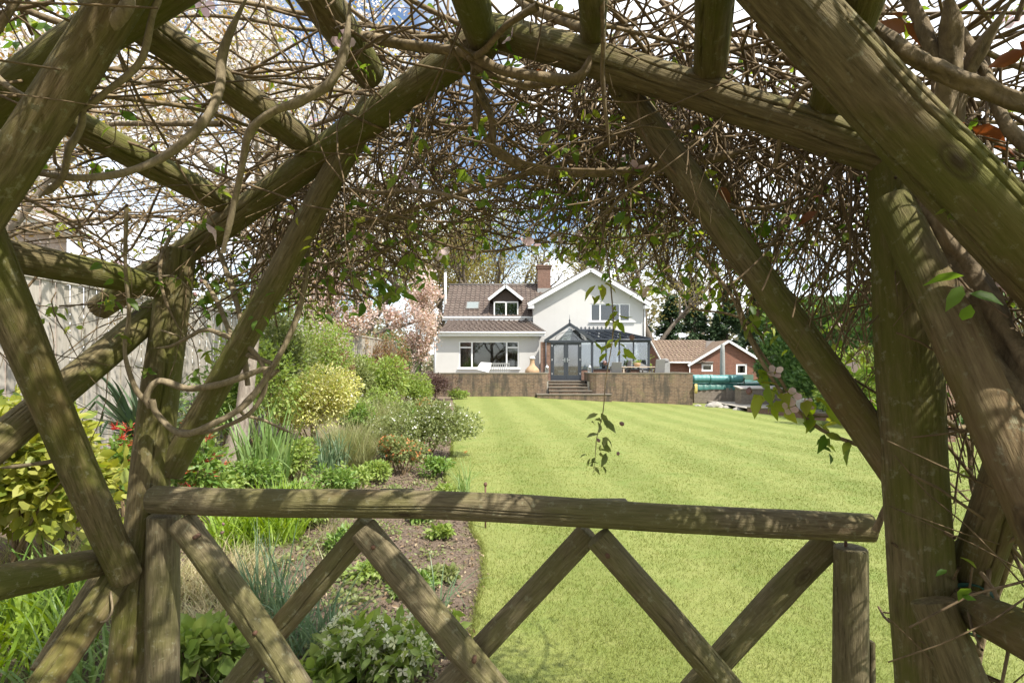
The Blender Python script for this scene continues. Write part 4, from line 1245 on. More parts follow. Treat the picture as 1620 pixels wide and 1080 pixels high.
# ---------------------------------------------------------------- trees
THIN = ([(0, 0, 0), (.4, .07, .03), (1, 0, -.06), (.4, -.07, .03)], SPRAY[1])
def grow(base, h, r0, seed, first=.3, levels=3, kids=(7, 5, 4), spread=.9, up=.25, gnarl=.16, lenf=.55, lean=(0, 0)):
    """a tapered trunk with limbs that fork; returns tubes and the outer twig points"""
    g = random.Random(seed)
    tubes = []; tips = []
    def branch(p, d, ln, r, lev):
        ns = 7 if lev == 0 else 5
        pts = [np.array(p)]; d = np.array(d, float)
        for i in range(ns):
            d = d + np.array([g.gauss(0, gnarl), g.gauss(0, gnarl), g.gauss(0, gnarl * .6) + (up * .15 if lev else 0)])
            d /= np.linalg.norm(d)
            pts.append(pts[-1] + d * ln / ns)
        pts = np.array(pts)
        rr = r * np.linspace(1, .42 if lev < levels else .25, len(pts))
        if lev == 0: rr[0] *= 1.35
        tubes.append((pts, rr, (8, 6, 4, 3, 3)[lev]))
        if lev >= levels:
            for i in range(2, len(pts)): tips.append(pts[i])
            return
        nk = kids[lev]
        for k in range(nk):
            f = (first + (1 - first) * (k + g.random()) / nk) if lev == 0 else g.uniform(.25, 1.0)
            i = min(len(pts) - 2, int(f * ns)); q = pts[i] + (pts[i + 1] - pts[i]) * (f * ns - i if f * ns - i < 1 else 1)
            dd = pts[i + 1] - pts[i]; dd = dd / np.linalg.norm(dd)
            a = (k * 2.4 + g.uniform(-.5, .5)); s = np.array([math.cos(a), math.sin(a), g.uniform(-.1, .5)])
            if lev:
                s = np.array([g.gauss(0, 1), g.gauss(0, 1), g.gauss(.2, .7)])
            nd = dd * (1 - spread * .55) + s / np.linalg.norm(s) * spread + np.array([0, 0, up])
            nd /= np.linalg.norm(nd)
            l2 = ln * lenf * g.uniform(.75, 1.2) * ((1.15 - .5 * f) if lev == 0 else 1)
            branch(q, nd, l2, r * (.5 if lev == 0 else .55) * (1.1 - .45 * f), lev + 1)
        tips.append(pts[-1])
    branch(base, (lean[0], lean[1], 1), h, r0, 0)
    return tubes, np.array(tips)


def tree(name, label, cat, px, d, h, r0, seed, bark, crown, group=None, base=None, **kw):
    """crown: list of (part name, material, count, size, shape, jitter)"""
    t = thing(name, label, cat, gpos(px, d) if base is None else base, 0, group)
    tubes, tips = grow((0, 0, -.1), h, r0, seed, **kw)
    tubes_mesh('trunk', tubes, bark, t)
    for pn, mat, n, size, shape, jit in crown:
        q = tips[RN.integers(0, len(tips), n)] + RN.normal(0, jit, (n, 3)) * np.array([1, 1, .85])
        scatter(pn, shape, q, size * RN.uniform(.6, 1.3, n), mat, t, flat=.25)
    return t


BL = ([(0, 0, 0), (.5, .42, .16), (1, 0, .05), (.5, -.42, .16)], SPRAY[1])
# the big white cherry whose crown fills the sky on the left, and the two young pink ones
tree('cherry_tree', 'large cherry with white blossom and a pale bare trunk in the flower bed', 'tree', 361, 7.4, 6.2, .125, 21, M_CHERRY_BARK,
     [('crown', M_CHERRYLEAF, 9000, .062, LEAF, .2), ('blossom', M_BLOSSOM, 21000, .052, BL, .16)],
     first=.42, levels=3, kids=(12, 6, 4), spread=1.0, up=.16, lenf=.48)
tree('cherry_tree', 'slim young cherry with pink blossom standing left of the pale house wall', 'tree', 583, 17.0, 4.0, .065, 5, M_CHERRY_BARK,
     [('blossom', M_BLOSSOM_PINK, 6800, .085, BL, .15), ('crown', M_PINKSHRUB, 4200, .09, LEAF, .16)],
     first=.33, levels=3, kids=(11, 6, 3), spread=.85, up=.4, lenf=.52)
tree('cherry_tree', 'pink blossomed cherry with forked pale stems nearest the terrace wall', 'tree', 645, 20.5, 3.9, .06, 9, M_CHERRY_BARK,
     [('blossom', M_BLOSSOM_PINK, 6200, .09, BL, .15), ('crown', M_PINKSHRUB, 3200, .09, LEAF, .15)],
     first=.25, levels=3, kids=(9, 5, 3), spread=.72, up=.55, lenf=.5, lean=(.08, 0))
tree('cherry_tree', 'white blossomed tree rising over the fence far down the bed', 'tree', 520, 23, 7.0, .13, 13, M_CHERRY_BARK,
     [('blossom', M_BLOSSOM, 9000, .11, BL, .3), ('crown', M_CHERRYLEAF, 4200, .13, LEAF, .3)],
     first=.28, levels=3, kids=(9, 5, 4), spread=.85, up=.3, lenf=.52)

tree('cherry_tree', 'white blossomed tree leaning over the grey fence nearest the eye', 'tree', 0, 1, 5.6, .10, 27, M_CHERRY_BARK,
     [('crown', M_CHERRYLEAF, 9000, .07, LEAF, .22), ('blossom', M_BLOSSOM, 10500, .055, BL, .18)], None, base=Vector((-5.4, 5.3, 0)),
     first=.42, levels=3, kids=(12, 6, 5), spread=1.05, up=.12, lenf=.5)
# budding trees behind the house
for i, (px, d, h, sd, lab) in enumerate([
        (560, 44, 12.5, 31, 'tall budding tree far left behind the white blossom'),
        (655, 50, 13.0, 32, 'budding tree rising behind the left end of the house roof'),
        (735, 47, 11.5, 33, 'yellow green budding tree behind the roof ridge over the skylight'),
        (800, 52, 13.5, 34, 'bare branched budding tree behind the dormer'),
        (885, 48, 12.0, 35, 'yellow green budding tree just right of the chimney'),
        (960, 55, 13.0, 36, 'budding tree hidden behind the peak of the gable'),
        (1045, 45, 11.0, 37, 'bare branched tree between the gable and the garage roof'),
        (1110, 56, 12.5, 38, 'pale budding tree behind the garage ridge')]):
    tree('budding_tree', lab, 'tree', px, d, h * 1.12, .46, sd, M_TRUNK, [('crown', M_BUDLEAF, 6500, .21, SPRAY, .6)],
         'budding trees behind the house', base=Vector(((px - CX) / F * d, d, -.3)), first=.22, levels=3, kids=(9, 6, 4), spread=.8, up=.4, lenf=.5, gnarl=.2)


def conifer(label, px, d, h, r, seed, group='dark conifers behind the garage'):
    t = thing('conifer_tree', label, 'tree', Vector(((px - CX) / F * d, d, -.6)), 0, group)
    MB().tube([(0, 0, 0), (0, 0, h * .5), (0, 0, h)], [.22, .12, .02], 8).build('trunk', M_TRUNK, t, True)
    g = np.random.default_rng(seed); n = 7000
    z = g.uniform(.06, 1, n) ** .9; nb = 90
    bz = np.sort(g.uniform(.08, .99, nb)); ba = g.uniform(0, 6.28, nb); bl = (1.02 - bz) * r * g.uniform(.7, 1.15, nb)
    k = g.integers(0, nb, n); f = g.uniform(.15, 1, n) ** .7
    p = np.stack([np.cos(ba[k]) * bl[k] * f, np.sin(ba[k]) * bl[k] * f, bz[k] * h - .12 * bl[k] * f * f], -1) + g.normal(0, .16, (n, 3))
    ax = np.stack([np.cos(ba[k]), np.sin(ba[k]), np.full(n, -.25)], -1) + g.normal(0, .5, (n, 3))
    scatter('crown', SPRAY, p, g.uniform(.25, .5, n), M_CONIFER, t, axis=ax, flat=.5)
for px, d, h, r_, sd, lab in [(1062, 50, 8.5, 2.7, 1, 'dark conifer directly right of the white gable'), (1098, 53, 10.5, 3.0, 2, 'tall dark conifer behind the left half of the garage roof'),
                              (1150, 51, 9.5, 3.0, 3, 'dark conifer behind the garage gable'), (1196, 48, 8.5, 2.8, 4, 'dark conifer between the garage and the clipped hedge'),
                              (1012, 56, 8.0, 2.6, 5, 'dark conifer half hidden by the right eave of the house')]:
    conifer(lab, px, d, h, r_, sd)

# the tall clipped hedge on the right
t = thing('conifer_hedge', 'tall clipped dark green conifer hedge right of the garage', 'hedge', (14.2, 18, -.9))
n = 24000
side = RN.uniform(0, 1, n); yy = RN.uniform(0, 12, n)
hh = 5.2 + .25 * np.sin(yy * .9) + .15 * np.sin(yy * 2.7)
bul = .22 * np.sin(yy * 1.7) + .12 * np.sin(yy * 4.1)
lf = side < .62
zz = np.where(lf, RN.uniform(0, 1, n) * hh, hh + RN.normal(0, .08, n))
xx = np.where(lf, -.25 + bul + .22 * np.sin(zz * 2.3 + yy) - .3 * (1 - zz / 5), RN.uniform(-.4, 2.2, n)) + RN.normal(0, .09, n)
fr_ = RN.uniform(0, 1, n) < .15
yy = np.where(fr_, RN.normal(0, .12, n), yy); xx = np.where(fr_, RN.uniform(-.3, 2.2, n), xx); zz = np.where(fr_, RN.uniform(0, 1, n) * hh, zz)
scatter('foliage', SPRAY, np.stack([xx, yy, zz], -1), RN.uniform(.16, .34, n), M_HEDGE, t, axis=np.stack([-np.abs(RN.normal(.2, .5, n)), RN.normal(0, .5, n), RN.normal(.6, .4, n)], -1), flat=.2)
MB().box(.12, 2.0, .2, 11.8, 0, 4.85).build('inner_growth', M_HEDGE, t)
tubes_mesh('trunk', [([(1, y, -.2), (1, y, 4.0)], [.09, .04], 6) for y in np.arange(.6, 12, 1.4)], M_TRUNK, t)
shrub('yellow_shrub', 'yellow green shrub seen between the long brace and the right post', 'shrub', 1352, 18.6, 1.2, 1.2, 3.0, M_LIGHTGREEN, 5200, .13, seed=41)
shrub('leafy_shrub', 'loose green shrub beyond the white parasol on the far right', 'shrub', 1560, 19.5, 1.8, 1.5, 3.4, M_MIDGREEN, 5200, .15, seed=42)
shrub('leafy_shrub', 'dark green shrub low behind the brick edging at the lawn corner', 'shrub', 1310, 22.6, .9, .7, 1.3, M_HEDGE, 2600, .11, seed=43)
tree('budding_tree', 'budding tree high behind the right pergola post', 'tree', 1420, 30, 8.0, .22, 51, M_TRUNK, [('crown', M_BUDLEAF, 4200, .19, SPRAY, .4)], None, base=Vector((22.5, 31, -.8)), first=.25, levels=3, kids=(9, 6, 4), spread=.8, up=.35, lenf=.52)
tree('budding_tree', 'budding tree at the far right edge of the garden', 'tree', 1600, 25, 7.0, .2, 52, M_TRUNK, [('crown', M_LIGHTGREEN, 5200, .17, LEAF, .4)], None, base=Vector((24, 24, -.8)), first=.2, levels=3, kids=(9, 6, 4), spread=.85, up=.3, lenf=.52)

# ---------------------------------------------------------------- the flower bed, from the terrace towards the eye
shrub('barberry_bush', 'round dark purple bush in front of the terrace wall', 'shrub', 690, 24.2, 1.05, .9, 1.35, M_PURPLE, 6500, .075, seed=2, lumps=26, flat=.3)
shrub('euphorbia', 'small lime green clump at the far corner of the lawn', 'plant', 722, 25.0, .5, .4, .5, M_LIGHTGREEN, 900, .10, seed=3)
shrub('spurge_mound', 'bright green feathery mound below the purple bush', 'plant', 655, 19.0, .95, .8, 1.15, M_LIGHTGREEN, 5200, .09, seed=4, shape=SPRAY, lumps=14)
shrub('leafy_shrub', 'tall pale green shrub around the slim cherry trunk', 'shrub', 600, 16.0, 1.15, 1.0, 2.05, M_LIGHTGREEN, 5200, .105, seed=5, lumps=13)
shrub('leafy_shrub', 'mid green shrub left of the slim cherry trunk', 'shrub', 556, 14.5, .9, .9, 1.75, M_OLIVE, 3800, .095, seed=6)
shrub('bronze_shrub', 'bronze pink young leaved shrub against the fence', 'shrub', 528, 13.8, .95, .8, 2.6, M_PINKSHRUB, 5200, .085, seed=7, lumps=14)
shrub('bronze_shrub', 'rusty leaved shrub behind the yellow shrub', 'shrub', 548, 18.5, 1.1, 1.0, 3.0, M_PINKSHRUB, 4600, .105, seed=8, lumps=14)
shrub('leafy_shrub', 'olive green shrub towering behind the iris clump', 'shrub', 452, 10.2, 1.0, .8, 2.75, M_OLIVE, 6500, .08, seed=9, lumps=15)
shrub('leafy_shrub', 'yellow green open shrub by the large cherry trunk', 'shrub', 408, 8.6, .85, .7, 2.2, M_LIGHTGREEN, 4200, .075, seed=10, lumps=12)
shrub('spindle_bush', 'tall airy yellow green bush rising above the fence behind the variegated shrub', 'shrub', 500, 12.8, 1.1, .8, 3.1, M_LIGHTGREEN, 5200, .075, seed=46, lumps=16)
shrub('spindle_bush', 'tall airy pale green bush above the fence behind the irises', 'shrub', 446, 11.6, .9, .7, 3.6, M_LIGHTGREEN, 4200, .075, seed=47, lumps=15)
shrub('bronze_shrub', 'bronze shrub between the two pink cherries against the fence', 'shrub', 606, 19.4, 1.1, .8, 2.8, M_PINKSHRUB, 5200, .10, seed=49, lumps=16)
shrub('bronze_shrub', 'tall bronze leaved bush at the far end of the fence', 'shrub', 545, 21.5, 1.2, .9, 2.9, M_PINKSHRUB, 5200, .11, seed=48, lumps=15)
shrub('leafy_shrub', 'light shrub between the two pink cherries', 'shrub', 622, 21.5, 1.0, .8, 1.9, M_OLIVE, 3200, .11, seed=14)
shrub('variegated_shrub', 'bright yellow and cream variegated shrub in the middle of the bed', 'shrub', 494, 9.6, 1.12, .95, 1.7, M_VARIEG, 11500, .06, seed=11, lumps=17, flower=(M_WHITEFL, 500, .02))
shrub('flowering_hebe', 'broad green bush dotted with small white flowers overhanging the lawn', 'shrub', 672, 9.35, 1.02, .9, 1.08, M_OLIVE, 14000, .05, seed=12, lumps=26, flower=(M_WHITEFL, 560, .02))
clump('ornamental_grass', 'fine arching pale grass in front of the variegated shrub', 'grass clump', 556, 8.3, M_SEDGE, 1500, .95, .006, 1.0, droop=1.0, base_r=.28)
clump('ornamental_grass', 'fine green grass tuft behind the white flowered bush', 'grass clump', 602, 11.5, M_SEDGE, 900, 1.05, .008, .9, droop=.7, base_r=.35)
clump('iris_clump', 'tall sword leaved iris clump beside the large cherry trunk', 'iris', 418, 6.5, M_IRIS, 130, 1.05, .034, .55, droop=.25, base_r=.26)
clump('iris_clump', 'sword leaved iris clump behind the ornamental grass', 'iris', 520, 7.7, M_BLUEGREEN, 90, .7, .026, .65, droop=.4, base_r=.25)
clump('daylily_clump', 'bright lime green daylily clump just above the gate rail', 'plant', 432, 4.75, M_LIME, 330, .58, .017, .75, droop=.8, base_r=.26)
clump('daylily_clump', 'bright green daylily clump left of the gate under the cherry trunk', 'plant', 372, 4.5, M_LIME, 170, .45, .016, .8, droop=.9, base_r=.2)
clump('daffodil_clump', 'blue green daffodil leaves behind the first gate diagonal', 'daffodil', 480, 3.05, M_BLUEGREEN, 125, .56, .011, .95, droop=.75, base_r=.17)
clump('daffodil_clump', 'upright blue green daffodil leaves next to the left gate diagonals', 'daffodil', 420, 3.35, M_BLUEGREEN, 70, .6, .011, .6, droop=.5, base_r=.14)
clump('daffodil_clump', 'small sparse leaf tuft on the bed edge by the lawn', 'daffodil', 692, 3.55, M_BLUEGREEN, 26, .48, .010, .9, droop=.6, base_r=.05)
t = clump('daffodil_clump', 'thin tuft with one orange flower behind the gate rail at the lawn edge', 'daffodil', 735, 6.9, M_IRIS, 34, .5, .012, .9, droop=.6, base_r=.08)
scatter('blossom', PETALS, np.array([[-.02, 0, .52], [.01, -.02, .5]]), .035, M_ORANGE, t)
t = shrub('wallflower', 'orange flowered clump beside the gate rail', 'flower', 634, 8.0, .42, .4, .62, M_OLIVE, 1300, .06, seed=16, flower=(M_ORANGE, 240, .022))
shrub('wallflower', 'small orange spurge beyond the white flowered bush', 'flower', 668, 17.0, .45, .4, .6, M_OLIVE, 700, .07, seed=17, flower=(M_ORANGE, 200, .035))
shrub('bluebell_patch', 'little patch of pale blue flowers left of the orange clump', 'flower', 612, 8.9, .25, .2, .4, M_BLUEGREEN, 420, .07, seed=18, flower=(M_BLUEFL, 140, .02))
shrub('leafy_plant', 'low green leafy plant at the lawn edge below the broad bush', 'plant', 688, 7.9, .34, .3, .32, M_MIDGREEN, 900, .06, seed=19)
shrub('hellebore', 'pale cream flowered hellebore at the foot of the gate', 'hellebore', 590, 2.85, .36, .28, .33, M_LIGHTGREEN, 420, .085, seed=20, shape=LEAF, flower=(M_HELLEB, 330, .032))
shrub('hellebore', 'smaller cream hellebore tight against the middle gate diagonal', 'hellebore', 668, 2.95, .22, .2, .30, M_LIGHTGREEN, 240, .085, seed=22, flower=(M_HELLEB, 150, .028))
shrub('broad_leaved_plant', 'low broad leaved green plant behind the left gate stile', 'plant', 312, 2.75, .26, .22, .25, M_LIGHTGREEN, 300, .10, shape=LEAF_BROAD, seed=23)
shrub('broad_leaved_plant', 'low broad leaved plant between the daffodil leaves and the hellebore', 'plant', 505, 2.7, .2, .2, .18, M_LIGHTGREEN, 220, .085, shape=LEAF_BROAD, seed=24)
shrub('golden_shrub', 'glossy yellow leaved shrub at the left under the fence', 'shrub', 22, 3.55, .72, .6, 1.42, M_GOLD, 2600, .095, shape=LEAF_BROAD, seed=25, lumps=14)
shrub('golden_shrub', 'smaller yellow leaved shrub behind the left side braces', 'shrub', 90, 4.2, .5, .45, 1.0, M_GOLD, 1300, .085, shape=LEAF_BROAD, seed=26, lumps=12)
clump('cordyline', 'dark spiky cordyline against the grey fence', 'plant', 222, 5.3, M_CORDY, 120, .85, .05, 1.25, lean=(.1, 1.25), droop=.35, base_r=.08)
cz = [o for o in COL.objects if o.name.startswith('cordyline')][-1]
cz.location.z += .75
MB().tube([(0, 0, -.85), (.02, 0, 0), (0, 0, .05)], [.06, .05, .045], 8).build('trunk', M_TRUNK, cz, True)
for px, d, lab, s in [(204, 4.7, 'red tipped pieris left of the left pergola post', 31), (305, 4.9, 'red tipped pieris right of the left pergola post', 32)]:
    t = shrub('pieris', lab, 'shrub', px, d, .3, .3, .95, M_MIDGREEN, 700, .075, seed=s, group='red tipped pieris by the left post')
    q, qn = blob_points(26, (.3, .3, .6), 8, .95, s); q[:, 2] += .58
    pts = np.repeat(q, 9, 0); ax = RN.normal(0, 1, pts.shape) * [1, 1, .45] + [0, 0, .5]
    scatter('red_foliage', THIN, pts, .085 * RN.uniform(.7, 1.2, len(pts)), M_REDTIP, t, axis=ax, flat=.3)
# rough grass and leaves under the left side of the pergola
clump('strap_leaf_clump', 'green strap leaves in the bottom left corner', 'plant', 40, 2.75, M_LIME, 150, .5, .022, .9, droop=.8, base_r=.3)
clump('strap_leaf_clump', 'green strap leaves under the lower left rail', 'plant', 105, 3.2, M_MIDGREEN, 190, .52, .018, .9, droop=.8, base_r=.34)
clump('strap_leaf_clump', 'grassy green leaves behind the lowest left brace', 'plant', 150, 2.65, M_IRIS, 130, .42, .014, 1.0, droop=.9, base_r=.25)
clump('dry_grass_tuft', 'straw coloured grass tuft right of the left gate stile', 'grass clump', 335, 3.7, M_STRAW, 900, .36, .005, 1.2, droop=1.2, base_r=.32)
clump('dry_grass_tuft', 'straw coloured grass tuft low behind the left gate stile', 'grass clump', 318, 3.1, M_STRAW, 700, .30, .005, 1.2, droop=1.2, base_r=.26)
clump('dry_grass_tuft', 'pale grass tuft left of the left pergola post', 'grass clump', 148, 3.8, M_STRAW, 700, .4, .006, 1.1, droop=1.1, base_r=.3)
for px, d, r_, h_, mt, lf, sd, lab in [
        (664, 5.6, .16, .16, M_MIDGREEN, .06, 81, 'small dark green leafy plant in the soil just below the gate rail'),
        (700, 5.1, .14, .15, M_LIGHTGREEN, .055, 82, 'small pale green leafy plant in the soil near the lawn edge'),
        (588, 4.1, .22, .14, M_LIGHTGREEN, .05, 83, 'low pale green weed patch between the first two gate diagonals'),
        (648, 3.9, .20, .13, M_MIDGREEN, .045, 84, 'low mid green weed patch behind the second gate diagonal'),
        (700, 4.1, .16, .12, M_OLIVE, .045, 85, 'low olive weed patch near the bed edge'),
        (545, 4.6, .2, .2, M_MIDGREEN, .06, 86, 'leafy green plant under the left half of the gate rail'),
        (560, 6.6, .3, .4, M_LIGHTGREEN, .06, 87, 'bushy pale green plant just above the gate rail by the grasses'),
        (470, 5.6, .3, .35, M_MIDGREEN, .06, 88, 'bushy green plant behind the lime daylilies'),
        (700, 6.6, .22, .2, M_LIGHTGREEN, .05, 89, 'low pale green plant at the lawn edge above the gate rail'),
        (620, 6.4, .2, .18, M_OLIVE, .05, 90, 'low olive plant above the gate rail below the orange clump')]:
    shrub('leafy_plant', lab, 'plant', px, d, r_, r_, h_, mt, int(260 + 900 * r_), lf, seed=sd, stems=3)
for px, d, r_, h_, mt, lf, sd, lab in [
        (388, 5.9, .34, .55, M_MIDGREEN, .06, 101, 'bushy green plant at the foot of the large cherry trunk'),
        (340, 5.3, .30, .50, M_LIGHTGREEN, .06, 102, 'pale green bushy plant just right of the left pergola post'),
        (306, 6.6, .45, 1.0, M_OLIVE, .07, 103, 'olive shrub behind the left pergola post by the fence'),
        (345, 8.2, .6, 1.5, M_MIDGREEN, .075, 104, 'dark green shrub against the fence behind the cherry trunk'),
        (562, 10.9, .5, .8, M_MIDGREEN, .07, 105, 'green shrub between the variegated shrub and the white flowered bush'),
        (596, 13.2, .6, .95, M_LIGHTGREEN, .08, 106, 'light green shrub behind the white flowered bush'),
        (640, 13.0, .55, .7, M_MIDGREEN, .075, 107, 'low green shrub beyond the white flowered bush near the lawn'),
        (530, 6.3, .3, .4, M_MIDGREEN, .055, 108, 'leafy green clump in front of the pale grasses'),
        (596, 7.3, .28, .34, M_LIGHTGREEN, .055, 109, 'pale leafy clump left of the orange flowers'),
        (468, 7.0, .34, .55, M_LIGHTGREEN, .06, 110, 'pale leafy clump right of the tall irises'),
        (500, 5.2, .22, .26, M_LIGHTGREEN, .05, 111, 'small pale clump right of the lime daylilies'),
        (250, 6.0, .5, .9, M_MIDGREEN, .07, 112, 'green shrub seen left of the left pergola post')]:
    shrub('leafy_shrub', lab, 'shrub', px, d, r_, r_, h_, mt, int(500 + 2300 * r_), lf, seed=sd, stems=5)
# weeds and ground cover over the bed
V = []; n = 0
g = np.random.default_rng(77)
cy = np.exp(g.uniform(np.log(2.5), np.log(12), 150)); cxx = edge_x(cy) - g.uniform(.05, 1, 150) ** .9 * np.minimum(2.6, .6 + cy * .35)
pts = []; sz = []
for x, y in zip(cxx, cy):
    m_ = g.integers(20, 70); s = g.uniform(.05, .16)
    pts.append(np.stack([x + g.normal(0, s, m_), y + g.normal(0, s, m_), np.zeros(m_)], -1)); sz.append(np.full(m_, g.uniform(.022, .05)))
pts = np.concatenate(pts); sz = np.concatenate(sz)
pts[:, 2] = bed_z(pts[:, 0], pts[:, 1]) + .01 + g.uniform(0, .05, len(pts))
k = pts[:, 0] < edge_x(pts[:, 1]) - .02
o = scatter('ground_cover', LEAF_BROAD, pts[k], sz[k], M_OLIVE, None, flat=.6); tag(o, 'low green weeds spreading over the soil', 'ground cover', kind='stuff')
g2 = g.normal(size=(9000, 2)) * [1.05, 2.6] + [-2.9, 5.4]
g2 = g2[(g2[:, 1] > 2.0) & (g2[:, 0] < edge_x(g2[:, 1]) - 1.15) & (g2[:, 0] > -5)]
m_ = len(g2)
Vb, Fb = blades(m_, g2, bed_z(g2[:, 0], g2[:, 1]), RN.uniform(.05, .22, m_), RN.uniform(.0025, .005, m_), 1.1)
tag(fast_mesh('rough_grass', Vb, [Fb], M_SEDGE), 'rough uncut grass growing at the back of the bed', 'grass', kind='stuff')
# garden stake seen above the gate
t = thing('garden_stake', 'short rusty metal stake at the bed edge just above the gate rail', 'stake', gpos(768, 5.4))
MB().tube([(0, 0, -.1), (0, 0, .42)], .009, 8).lathe([(.012, .42), (.018, .43), (.018, .45), (.006, .46)], (0, 0, 0), 10).build('rod', M_RUST, t, True)
# trees behind the camera: the garden ends in a wooded boundary, mirrored in the windows
for i, (x, y, h, sd, mt, lab) in enumerate([(-12, -9, 8, 61, M_BLOSSOM_PINK, 'pink blossomed tree at the bottom of the garden left of the pergola'), (-3, -15, 10, 62, M_MIDGREEN, 'green tree at the bottom of the garden behind the pergola'),
                                            (-7, -13, 9, 63, M_HEDGE, 'dark tree at the bottom of the garden'), (3, -17, 10, 64, M_HEDGE, 'dark tree behind the pergola')]):
    tree('boundary_tree', lab, 'tree', 0, 1, h, .25, sd, M_TRUNK, [('crown', mt, 4200, .26, LEAF, .5)], 'trees along the bottom of the garden', base=Vector((x, y, -.1)), first=.15, levels=3, kids=(9, 6, 4), spread=.85, up=.3, lenf=.52)
# far woodland closing the view all round
g = np.random.default_rng(5); n = 26000
a = g.uniform(-1.15, 1.15, n); d = g.uniform(72, 95, n)
top = 9 + 3 * np.sin(a * 9) + 2 * np.sin(a * 23 + 1) + 1.5 * np.sin(a * 51)
z = g.uniform(0, 1, n) ** .8 * top
o = scatter('woodland', SPRAY, np.stack([np.sin(a) * d, np.cos(a) * d, z - .5], -1), g.uniform(.5, 1.3, n), M_FARWOOD); tag(o, 'soft grey green woodland on the horizon', 'woodland', kind='stuff')
shrub('evergreen_shrub', 'dark evergreen shrub filling the gap left of the house', 'shrub', 622, 27.5, 1.3, 1.0, 3.3, M_HEDGE, 4200, .17, seed=44, lumps=14)
shrub('evergreen_shrub', 'olive evergreen shrub at the far end of the board fence', 'shrub', 560, 23.5, 1.3, 1.0, 3.0, M_OLIVE, 4200, .15, seed=45, lumps=14)
# ================================================================ the rustic pergola and its gate
def line_depth(A, B, px):
    k = (px - CX) / F
    t = (k * A[1] - A[0]) / ((B[0] - A[0]) - k * (B[1] - A[1]))
    return A[1] + (B[1] - A[1]) * t
def fd(px): return line_depth((-1.18, 1.9), (.757, 1.09), px)
def gd(px): return line_depth((-1.2207, 1.83), (.982, 1.47), px)


def log_mesh(name, p, q, r0, r1, mat, parent, seed, n=128, cap=.25, crack=1.0, bow=.0, flat=0.0):
    """a peeled pole: a slow bow, knots, drying cracks cut into it, rounded end grain; its own z axis runs along it"""
    g = np.random.default_rng(seed)
    p = Vector(p); q = Vector(q); ln = (q - p).length; r0 *= .89; r1 *= .89
    m = max(14, int(ln / .022))
    s = np.linspace(0, 1, m); a = np.arange(n) * 2 * np.pi / n
    S, A = np.meshgrid(s, a, indexing='ij')
    r = r0 + (r1 - r0) * S
    ph = g.uniform(0, 6.28, 8)
    k = 1 + .028 * np.sin(2 * A + ph[0] + S * 2) + .018 * np.sin(3 * A + ph[1] - S * 5) + .016 * np.sin(S * ln * 9 + ph[2]) + .007 * np.sin(S * ln * 23 + ph[3] + A)
    for _ in range(max(1, int(ln * 2.2))):             # knots
        ks, ka, kh = g.uniform(.05, .95), g.uniform(0, 6.28), g.uniform(.03, .09)
        dA = np.angle(np.exp(1j * (A - ka))) * r0; dS = (S - ks) * ln
        k += kh * np.exp(-(dA ** 2 + dS ** 2) / .0011)
    depth = np.zeros_like(r)
    for _ in range(int(1 + 2 * crack)):                      # drying cracks
        c0 = g.uniform(-.15, .35); c1 = c0 + g.uniform(.45, .95)
        ci = g.integers(0, n); wob = g.uniform(-.12, .12)
        cA = a[ci] + wob * np.sin((S - c0) * 6) + .05 * np.sin(S * 31 + ph[4])
        env = np.clip((S - c0) * 12, 0, 1) * np.clip((c1 - S) * 12, 0, 1)
        depth = np.maximum(depth, env * np.exp(-(np.angle(np.exp(1j * (A - cA))) / .026) ** 2) * g.uniform(.13, .28))
    R_ = r * (k - depth)
    bx, by = g.normal(0, 1, 2) * bow * ln
    ox = bx * np.sin(np.pi * S) + .003 * np.sin(S * ln * 5 + ph[5]); oy = by * np.sin(np.pi * S) + .003 * np.sin(S * ln * 4 + ph[6])
    V = np.stack([R_ * np.cos(A) + ox, R_ * np.sin(A) + oy, S * ln], -1)
    e0 = V[0:1].copy(); e1 = V[-1:].copy()
    rings = []
    def ringset(e, sgn):
        c = e.mean(1, keepdims=True)
        out = []
        for f, dz in ((.97, cap * .16), (.88, cap * .26), (.5, cap * .30), (.15, cap * .30)):
            x = c + (e - c) * f; x[..., 2] += sgn * dz * r0; out.append(x)
        return out
    lo = ringset(e0, -1)[::-1]; hi = ringset(e1, 1)
    V = np.concatenate(lo + [V] + hi, 0); M = len(V)
    i = np.arange(M - 1)[:, None] * n; kk = np.arange(n)[None]; k2 = (kk + 1) % n
    Fq = np.stack([i + kk, i + k2, i + n + k2, i + n + kk], -1).reshape(-1, 4)
    capf = np.array([list(range(n))[::-1]]); capt = np.array([[(M - 1) * n + x for x in range(n)]])
    o = fast_mesh(name, V.reshape(-1, 3), [Fq, capf, capt], mat, parent)
    zq = (q - p).normalized().to_track_quat('Z', 'Y')
    o.rotation_mode = 'QUATERNION'; o.rotation_quaternion = zq @ Matrix.Rotation(g.uniform(0, 6.28), 3, 'Z').to_quaternion()
    par = parent.location if parent is not None else Vector()
    o.location = p - par
    return o


PG = thing('rustic_pergola', 'mossy rustic pole pergola arching over the view, overgrown by bare vine stems', 'pergola', (-.2, 1.5, 0))
off = Vector((.03, .10, 0))
_s = [100]
def pole(name, a, b, r0, r1=None, crack=1.0, bow=.004, mat=None):
    _s[0] += 1
    return log_mesh(name, a, b, r0, r1 or r0, mat or M_LOG, PG, _s[0], crack=crack, bow=bow)

def ext(a, b, y=None, k=None):
    """carries a pole on past the edge of the photograph to the post that holds it"""
    k = k if k is not None else (y - a.y) / (b.y - a.y)
    return a + (b - a) * k


